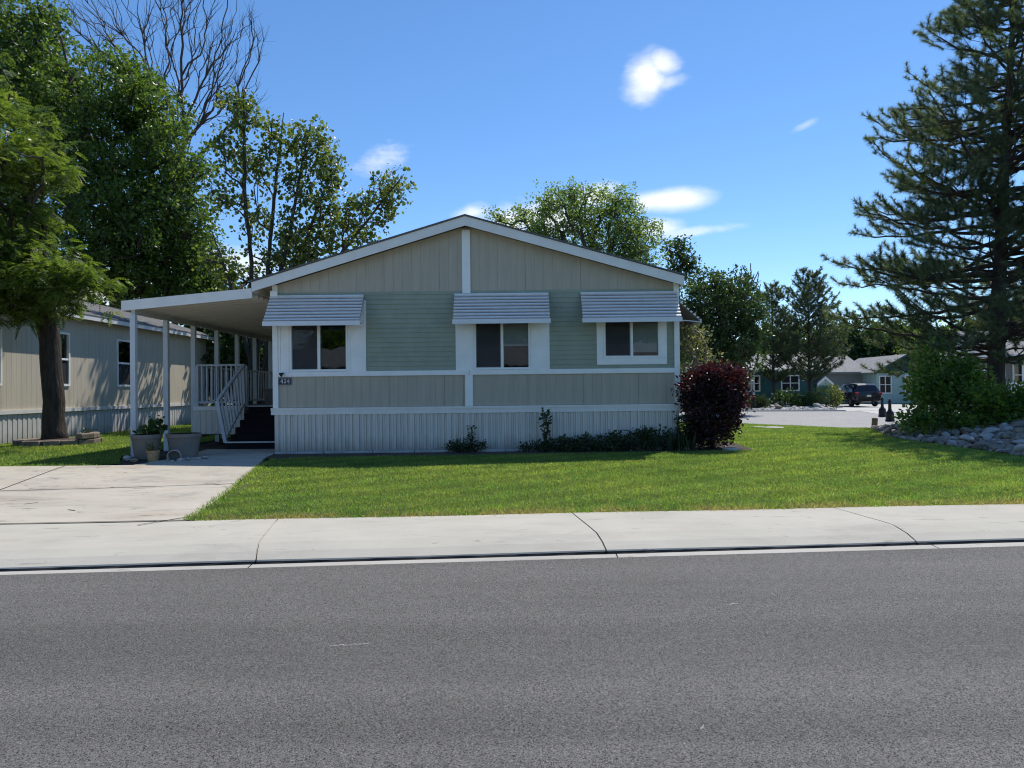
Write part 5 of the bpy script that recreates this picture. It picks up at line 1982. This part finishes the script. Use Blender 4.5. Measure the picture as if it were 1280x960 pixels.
# the porch at the right edge
hp = gable_house('porch_house', 'house with white porch posts and railing behind the pine trunk at right', 29.6, 38, 42.5, 50, 3.3, 5.0, 'far_grey_wall', 'shingle_grey', wins=((30.3, 31.3, 1.5, 2.8), (32.6, 33.6, 1.5, 2.8)))
for x in (27.0, 28.2, 29.4, 30.8, 32.2):
    part('porch_post', MB().box(x - .08, x + .08, 40.3, 40.46, .05, 3.1), M['white_trim'], hp)
part('porch_roof', MB().prism_x([(40.0, 3.1), (42.1, 3.1), (42.1, 3.24), (40.0, 3.16)], 26.8, 33), M['shingle_grey'], hp)
part('porch_floor', MB().box(26.9, 32.4, 40.3, 42.5, .05, .7), M['far_grey_wall'], hp)
rr = part('porch_rail', MB().box(27.0, 32.3, 40.34, 40.42, 1.6, 1.68), M['white_trim'], hp)
part('bottom_rail', MB().box(27.0, 32.3, 40.34, 40.42, .85, .91), M['white_trim'], rr)
for k in range(34):
    x = 27.1 + k * .152
    part('baluster', MB().box(x, x + .04, 40.36, 40.40, .911, 1.599), M['white_trim'], rr)

# far rock bed round the pines
fr_poly = [(14.3, 45.7), (20.4, 44.2), (24.6, 59.8), (20, 57), (14.5, 57)]
n = 0
while n < 46:
    x, y = random.uniform(14, 25), random.uniform(44.2, 57)
    if inside(fr_poly, np.array([x]), np.array([y]))[0]:
        kind = random.choices(('pale', 'grey', 'brown'), (.6, .25, .15))[0]
        rock(kind, x, y, random.uniform(.14, .36), 'rocks under the far pines', {'pale': 'pale rock on the ground under the two far pines', 'grey': 'grey rock on the ground under the two far pines', 'brown': 'brown rock on the ground under the two far pines'}[kind])
        n += 1
for (x, y, r, h, lm, lab) in ((15.3, 50, .9, .9, 'leaf_bed', 'low dull green shrub left of the slim far pine'), (16.8, 48.5, .7, .7, 'leaf_bed', 'low shrub at the kerb under the slim far pine'), (19.2, 49.5, .75, 1.2, 'leaf_dark', 'dark round shrub between the two far pine trunks'),
                               (22.5, 50.5, 1.1, 1.5, 'leaf_yellow', 'yellow green round shrub in front of the black car'), (21.0, 50.5, .8, .9, 'leaf_dark', 'dark low shrub left of the yellow green one'), (17.3, 55, .8, 1.6, 'leaf_barberry', 'reddish shrub behind the slim far pine')):
    shrub('far_shrub', lab, (x, y, .05), [(0, 0, h * .5, r, r, h * .5, 50)], 34, .13, M[lm], bd, spread=.17)
for x, y, lab in ((15.9, 46.3, 'short dark post at the kerb of the far rock bed'),):
    m = MB()
    m.lathe([(.09, 0), (.09, .9), (.12, .92), (.1, 1.05), (.001, 1.08)], 12, (x, y, .05))
    solo('marker_post', m, M['black_iron'], lab, 'post', origin=(x, y, .05))

cobbles('cobbles', fr_poly, 700, .08, .2, 'rock_pale', 'pale stones strewn under the two far pines')
# bottle shaped bollards and the stump
bpro = [(.001, 0), (.26, 0), (.27, .05), (.24, .10), (.23, .42), (.20, .50), (.12, .58), (.095, .66), (.085, 1.0), (.11, 1.02), (.11, 1.06), (.07, 1.12), (.045, 1.2), (.001, 1.22)]
for px, py, Yv, lab in ((1103, 518, 35, 'black bottle shaped bollard, the farther of two by the side street'), (1112.5, 525.5, 30.5, 'black bottle shaped bollard, the nearer of two by the side street')):
    p = at(px, py, Yv)
    z = gzf(p.x, p.y) + .01
    t = root('bollard', (p.x, p.y, z), lab, 'bollard', 'bollards by the side street')
    m = MB().lathe([(r * .72, h * .8) for r, h in bpro[:9]], 16, (p.x, p.y, z))
    part('base', m, M['black_iron'], t)
    m = MB().lathe([(r * .72, h * .8 + .001) for r, h in bpro[8:]], 16, (p.x, p.y, z))
    part('cap', m, M['black_iron'], t)
p = gp(1093, 535.5, .2)
m = MB()
m.lathe([(.001, -.1), (.09, -.1), (.09, .3), (.085, .335), (.06, .345), (.001, .35)], 14, (p.x, p.y, .2), Matrix.Rotation(.06, 3, 'Y'))
solo('wood_post', m, M['wood_post'], 'short weathered wooden post at the left tip of the rock bed', 'post', origin=(p.x, p.y, .2))

# the house over the road behind us, mirrored in the window panes
oh = gable_house('facing_home', 'pale house across the road, seen only as a reflection in the window panes', -22, 16, -27, -20, 3.3, 4.9, 'teal_wall', 'shingle_dark')
m = MB()
for a, b in ((-6.5, -5), (-1, .5), (4, 5.5)):
    part('window', MB().box(a, b, -19.995, -19.93, 1.5, 2.9), M['dark_glass'], oh)
for a in (-8.0, 2.0):
    part('shutter', MB().box(a, a + .5, -19.995, -19.95, 1.4, 3.0), M['white_trim'], oh)
for x0, lab, hh in ((-15, 'leafy tree across the road left of the facing house, reflected in the panes', 7.5), (11, 'leafy tree across the road right of the facing house, reflected in the panes', 8.5), (0, 'leafy tree behind the facing house, reflected in the panes', 9)):
    yb_ = -33
    pts = np.array([(x0 + 3 * u[0], yb_ + 3 * u[1], hh * .62 + hh * .36 * u[2]) for u in [q / max(1, np.linalg.norm(q)) for q in rng.uniform(-1, 1, (150, 3))]])
    make_tree('leafy_tree', lab, [Vector((x0, yb_, -.05)), Vector((x0, yb_, 1.5)), Vector((x0 + .1, yb_, 3.5))], .2, pts, 20, 70, .5, .36, M['leaf_ash'], bd)

# ---- the black car


def car():
    px, Yv = 1068, 53.0
    c = at(px, 505, Yv)
    a = math.radians(-2)
    o = Vector((c.x, c.y, .08))
    Mx = Matrix.Translation(o) @ Matrix.Rotation(a, 4, 'Z')
    t = root('parked_car', o, 'black suv parked on the pale driveway beyond the side street, rear towards us', 'car')
    # stations along the car: y, z bottom, z belt, z roof, half width, half width of the roof
    S = [(-2.34, .50, .80, .84, .80, .78), (-2.30, .40, .98, 1.02, .88, .80), (-2.22, .36, 1.04, 1.12, .91, .72), (-1.98, .34, 1.05, 1.55, .93, .66), (-1.75, .33, 1.05, 1.66, .94, .67), (-.8, .32, 1.03, 1.71, .94, .69), (.2, .32, 1.0, 1.69, .94, .68),
         (.7, .32, .99, 1.58, .94, .66), (1.35, .33, .99, 1.08, .93, .70), (1.5, .34, .98, 1.02, .93, .80), (2.05, .36, .88, .91, .90, .76), (2.28, .42, .74, .78, .80, .68), (2.33, .50, .62, .66, .70, .6)]
    vs, fs = [], []
    for y, zb, ze, zr, w, wr in S:
        ring = [(w * .86, zb), (w * .98, zb + .14), (w, (zb + ze) / 2 + .05), (w * .965, ze), (wr, zr - .03), (wr * .9, zr), (0, zr + .025)]
        ring = ring + [(-x, z) for x, z in ring[-2::-1]]
        vs += [(x, y, z) for x, z in ring]
    n = 13
    for i in range(len(S) - 1):
        for k in range(n):
            fs.append((i * n + k, i * n + (k + 1) % n, (i + 1) * n + (k + 1) % n, (i + 1) * n + k))
    fs.append(tuple(range(n - 1, -1, -1)))
    fs.append(tuple((len(S) - 1) * n + k for k in range(n)))
    b = MB(Mx)
    b.add(vs, fs)
    b.smooth = False
    part('body', b, M['car_black'], t)
    g = MB(Mx)
    g.add([(-.62, -2.235, 1.13), (.62, -2.235, 1.13), (.55, -2.02, 1.52), (-.55, -2.02, 1.52)], [(0, 1, 2, 3)])
    part('rear_window', g, M['dark_glass'], t)
    for s in (-1, 1):
        g = MB(Mx)
        for ya, yb, yc, yd in ((-1.85, -1.0, -1.05, -1.66), (-.93, .05, 0.02, -.95), (.12, 1.05, .62, .10)):
            zt = 1.58 if yb < 1 else 1.53
            xb, xt = s * .925, s * .735
            q = [(xb, ya, 1.08), (xb, yb, 1.05), (xt, yc, zt), (xt, yd, zt)]
            g.add(q, [(0, 1, 2, 3) if s > 0 else (3, 2, 1, 0)])
        part('side_window', g, M['dark_glass'], t)
        l = MB(Mx).prism_x([(-2.33, .86), (-2.1, .90), (-2.06, 1.03), (-2.27, 1.05), (-2.33, 1.0)], s * .72 - .2 * (s > 0) * 0, s * .935)
        part('tail_light', l, M['tail_red'], t)
        m = MB(Mx).prism_x([(.9, 1.05), (1.1, 1.05), (1.08, 1.2), (.93, 1.2)], s * .96, s * 1.12)
        part('wing_mirror', m, M['car_black'], t)
        for yw in (-1.42, 1.38):
            R = Matrix.Rotation(PI / 2, 3, 'Y')
            w = MB(Mx)
            w.lathe([(.21, -.11), (.33, -.11), (.36, -.07), (.36, .07), (.33, .11), (.21, .11)], 24, (s * .84, yw, .36), R)
            wo = part('wheel', w, M['tyre_rubber'], t)
            rm = MB(Mx)
            for k in range(5):
                an = 2 * PI * k / 5
                rm.bar((s * .945, yw + .04 * math.cos(an), .36 + .04 * math.sin(an)), (s * .94, yw + .21 * math.cos(an), .36 + .21 * math.sin(an)), .05, .03)
            rm.lathe([(.001, .10), (.06, .10), (.06, .08)], 12, (s * .84, yw, .36), Matrix.Rotation(s * PI / 2, 3, 'Y'))
            rm.lathe([(.205, -.1), (.215, .1), (.19, .1), (.185, -.1)], 24, (s * .84, yw, .36), R)
            part('rim', rm, M['rim_alloy'], wo)
    part('number_plate', MB(Mx).box(-.16, .16, -2.36, -2.345, .84 - .12, .84 + .02), M['plate_white'], t)
    part('bumper', MB(Mx).box(-.78, .78, -2.40, -2.31, .44, .60), M['tyre_rubber'], t)
    for s in (-1, 1):
        part('roof_rail', MB(Mx).bar((s * .6, -1.6, 1.735), (s * .6, .3, 1.745), .04), M['rim_alloy'], t)


car()

# ================================================================== GRASS


def grass(regions):
    mb = MB()
    dry = []
    holes = [[(XL - .1, 15.2), (XR + .1, 15.2), (XR + .1, 29.6), (XL - .1, 29.6)], bed_poly]
    for poly, dens, h, w, over in regions:
        P = np.array(poly)
        lo, hi = P.min(0), P.max(0)
        n = int((hi[0] - lo[0]) * (hi[1] - lo[1]) * dens)
        x = rng.uniform(lo[0], hi[0], n)
        y = rng.uniform(lo[1], hi[1], n)
        k = inside(poly, x, y)
        for hp_ in holes:
            k &= ~inside(hp_, x, y)
        x, y = x[k], y[k]
        n = len(x)
        # ragged clumps: blades gather round random points
        hs = h * np.clip(rng.normal(1, .3, n), .4, 1.9)
        d = np.stack([rng.normal(0, .9, n), rng.normal(0, .9, n), np.ones(n)], -1)
        d /= np.linalg.norm(d, axis=1)[:, None]
        a = rng.uniform(0, 2 * PI, n)
        s = np.stack([np.cos(a), np.sin(a), np.zeros(n)], -1) * (w / 2 * rng.uniform(.7, 1.3, n))[:, None]
        p = np.stack([x, y, gz(x, y) - .005], -1)
        V = np.stack([p - s, p + s, p + d * hs[:, None]], 1).reshape(-1, 3)
        mb.arrays(V, np.arange(n * 3).reshape(-1, 3))
        de = np.clip(1 - (y - y_back(x)) / 0.5, 0, 1) * .95 + 0.12
        dry.append(np.repeat(de, 3))
    o = solo('grass', mb, M['grass_blade'], 'short mown green grass of the front and side lawn', 'grass', kind='stuff')
    at_ = o.data.attributes.new('dry', 'FLOAT', 'POINT')
    at_.data.foreach_set('value', np.concatenate(dry).astype(np.float32))


def clip_y(poly, y0, y1):
    bm = bmesh.new()
    bm.faces.new([bm.verts.new((p[0], p[1], 0)) for p in poly])
    return poly


xe = lambda a, b: [(a, y_back(a) - .01), (b, y_back(b) - .01)]
near_edge = [(DRX.x + .0, y_back(DRX.x) - .02), (11, y_back(11) - .02), (11, y_back(11) + .30), (DRX.x - .05, y_back(DRX.x) + .30)]
drive_edge = [(DRX.x - .05, DRX.y), (DRX.x + .12, DRX.y), (DRX.x * .6 + DRB.x * .4 + .14, DRX.y * .6 + DRB.y * .4), (DRB.x + .12, DRB.y), (-4.6, 13.95), (-4.78, 13.9), (DRB.x - .02, DRB.y), (DRX.x * .6 + DRB.x * .4 - .02, DRX.y * .6 + DRB.y * .4)]
f_near = [p for p in lawn_front]
grass([([(DRX.x, y_back(DRX.x)), (11, y_back(11)), (9.75, 11.5), (-4.05, 10.9)], 6800, .033, .013, 0),
       ([(-4.15, 10.9), (9.75, 11.5), (9.45, 13.2), (9.5, 14.95), (3.7, 14.95), (2.5, 14.72), (-.5, 14.42), (-4.3, 14.33), (-4.72, 13.9), (DRB.x, DRB.y)], 4600, .038, .016, 0),
       ([(3.7, 14.95), (9.5, 14.95), (9.6, 17.2), (9.9, 18.7), (10.4, 20.0), (11.2, 22.4), (st_near[1].x, st_near[1].y), (st_near[2].x, st_near[2].y), (3.7, st_near[3].y)], 2000, .045, .022, 0),
       (near_edge, 2600, .062, .014, 0), (drive_edge, 3200, .06, .014, 0),
       ([(-12.2, 13.3), (-8.0, 13.25), (-7.6, 13.6), (-8.35, 15.0), (-8.45, 24), (-13.8, 24), (-13.8, 17)], 2200, .055, .02, 0),
       ([(-13.8, 24), (-8.5, 24), (-8.5, 31), (-13.8, 31)], 700, .06, .03, 0)])

# ================================================================== LIGHT
EL, AZ = math.radians(58), math.radians(33)
sd = bpy.data.lights.new('sun', 'SUN')
sd.energy = 3.0
sd.angle = math.radians(.53)
sd.color = (1.0, 0.945, 0.86)
so = bpy.data.objects.new('sun', sd)
COL.objects.link(so)
sdir = Vector((math.sin(AZ) * math.cos(EL), math.cos(AZ) * math.cos(EL), math.sin(EL)))
so.rotation_euler = sdir.to_track_quat('Z', 'Y').to_euler()
so.location = (20, 30, 40)

w = bpy.data.worlds.new('World')
scene.world = w
w.use_nodes = True
nt = w.node_tree
bg = nt.nodes['Background']
sky = nt.nodes.new('ShaderNodeTexSky')
sky.sky_type = 'NISHITA'
sky.sun_disc = False
sky.sun_elevation = EL
sky.sun_rotation = AZ
sky.altitude = 1600
sky.air_density = 1.0
sky.dust_density = 0.15
sky.ozone_density = 3.0
bg.inputs['Strength'].default_value = 0.113


def wn(typ, **kw):
    n_ = nt.nodes.new(typ)
    for k_, v_ in kw.items():
        setattr(n_, k_, v_)
    return n_


def wmath(op, a, b=None, c=None, clamp=False):
    n_ = wn('ShaderNodeMath', operation=op)
    n_.use_clamp = clamp
    for i_, q_ in enumerate((a, b, c)):
        if q_ is None:
            continue
        if isinstance(q_, (int, float)):
            n_.inputs[i_].default_value = q_
        else:
            nt.links.new(q_, n_.inputs[i_])
    return n_.outputs[0]


tc = wn('ShaderNodeTexCoord')
dirv = tc.outputs['Generated']
nz1 = wn('ShaderNodeTexNoise')
nz1.inputs['Scale'].default_value = 20
nz1.inputs['Detail'].default_value = 6
nz1.inputs['Roughness'].default_value = .62
mpc = wn('ShaderNodeMapping')
mpc.inputs['Scale'].default_value = (1, 1, 2.2)
nt.links.new(dirv, mpc.inputs['Vector'])
nt.links.new(mpc.outputs['Vector'], nz1.inputs['Vector'])
# clouds: where each stands in the sky (direction), its half sizes, tilt, density
total = None
for px, py, hx, hy, rot, dens, rag in ((808, 98, 27, 28, 25, .95, .75), (828, 80, 14, 22, 65, .85, .7), (832, 104, 24, 10, 10, .5, .9), (795, 105, 18, 22, 10, .5, 1.0), (843, 250, 48, 15, 2, 1.15, .45), (815, 252, 36, 13, 0, .9, .5), (478, 200, 30, 17, 22, .55, 1.5), (1007, 156, 16, 5, 22, .3, 1.3),
                                       (742, 246, 34, 16, 10, 1.0, .9), (690, 272, 60, 26, -6, .9, 1.0), (640, 275, 28, 22, 0, .85, 1.0), (590, 266, 26, 12, 8, .75, 1.0), (820, 286, 34, 14, 0, .9, 1.0), (850, 292, 60, 7, 4, .5, 1.5), (225, 345, 60, 40, 0, .8, 1.2), (140, 370, 60, 30, 0, .8, 1.2), (1120, 410, 30, 8, 0, .3, 1.2),
                                       (300, 330, 50, 20, 0, .7, 1.2)):
    c = ray(px, py).normalized()
    eu = (ray(px + 1, py).normalized() - c).normalized()
    ev = (ray(px, py - 1).normalized() - c).normalized()
    a_ = math.radians(rot)
    eu, ev = eu * math.cos(a_) + ev * math.sin(a_), ev * math.cos(a_) - eu * math.sin(a_)
    q = []
    for e_, h_ in ((eu, hx), (ev, hy)):
        dp = wn('ShaderNodeVectorMath', operation='DOT_PRODUCT')
        nt.links.new(dirv, dp.inputs[0])
        dp.inputs[1].default_value = e_ / (h_ / F)
        off = -c.dot(e_) / (h_ / F)
        s_ = wmath('ADD', dp.outputs['Value'], off)
        q.append(wmath('MULTIPLY', s_, s_))
    dc = wn('ShaderNodeVectorMath', operation='DOT_PRODUCT')
    nt.links.new(dirv, dc.inputs[0])
    dc.inputs[1].default_value = c
    front = wmath('GREATER_THAN', dc.outputs['Value'], 0.5)
    rr_ = wmath('SQRT', wmath('ADD', q[0], q[1]))
    nn = wmath('MULTIPLY_ADD', nz1.outputs['Fac'], rag * 1.5, -rag * .75)
    v_ = wmath('SUBTRACT', wmath('SUBTRACT', 1.0, rr_), nn)
    mr = wn('ShaderNodeMapRange', interpolation_type='SMOOTHSTEP')
    nt.links.new(v_, mr.inputs['Value'])
    mr.inputs['From Min'].default_value = -.22
    mr.inputs['From Max'].default_value = .90
    mr.inputs['To Max'].default_value = dens
    m_ = wmath('MULTIPLY', mr.outputs[0], front)
    total = m_ if total is None else wmath('MAXIMUM', total, m_)
total = wmath('MINIMUM', total, 1.0)
hs = wn('ShaderNodeHueSaturation')
hs.inputs['Saturation'].default_value = 1.16
hs.inputs['Hue'].default_value = .5
nt.links.new(sky.outputs[0], hs.inputs['Color'])
mxw = wn('ShaderNodeMix', data_type='RGBA')
nt.links.new(total, mxw.inputs[0])
nt.links.new(hs.outputs[0], mxw.inputs[6])
mxw.inputs[7].default_value = (6.4, 6.6, 6.9, 1)
nt.links.new(mxw.outputs[2], bg.inputs['Color'])

vs_ = scene.view_settings
scene.display_settings.display_device = 'sRGB'
vs_.view_transform = 'Standard'
vs_.look = 'None'
vs_.exposure = 0.65
vs_.gamma = 1.0
vs_.use_curve_mapping = False
scene.render.engine = 'CYCLES'
cy = scene.cycles
cy.max_bounces = 8
cy.diffuse_bounces = 4
cy.glossy_bounces = 3
cy.transmission_bounces = 4
cy.transparent_max_bounces = 12
cy.caustics_reflective = False
cy.caustics_refractive = False
cy.use_denoising = True
cy.denoiser = 'OPENIMAGEDENOISE'
cy.denoising_input_passes = 'RGB_ALBEDO_NORMAL'
cy.denoising_prefilter = 'ACCURATE'
cy.denoising_quality = 'HIGH'
cy.use_adaptive_sampling = False
cy.pixel_filter_type = 'BLACKMAN_HARRIS'
cy.filter_width = 1.15
cy.sample_clamp_indirect = 4.0
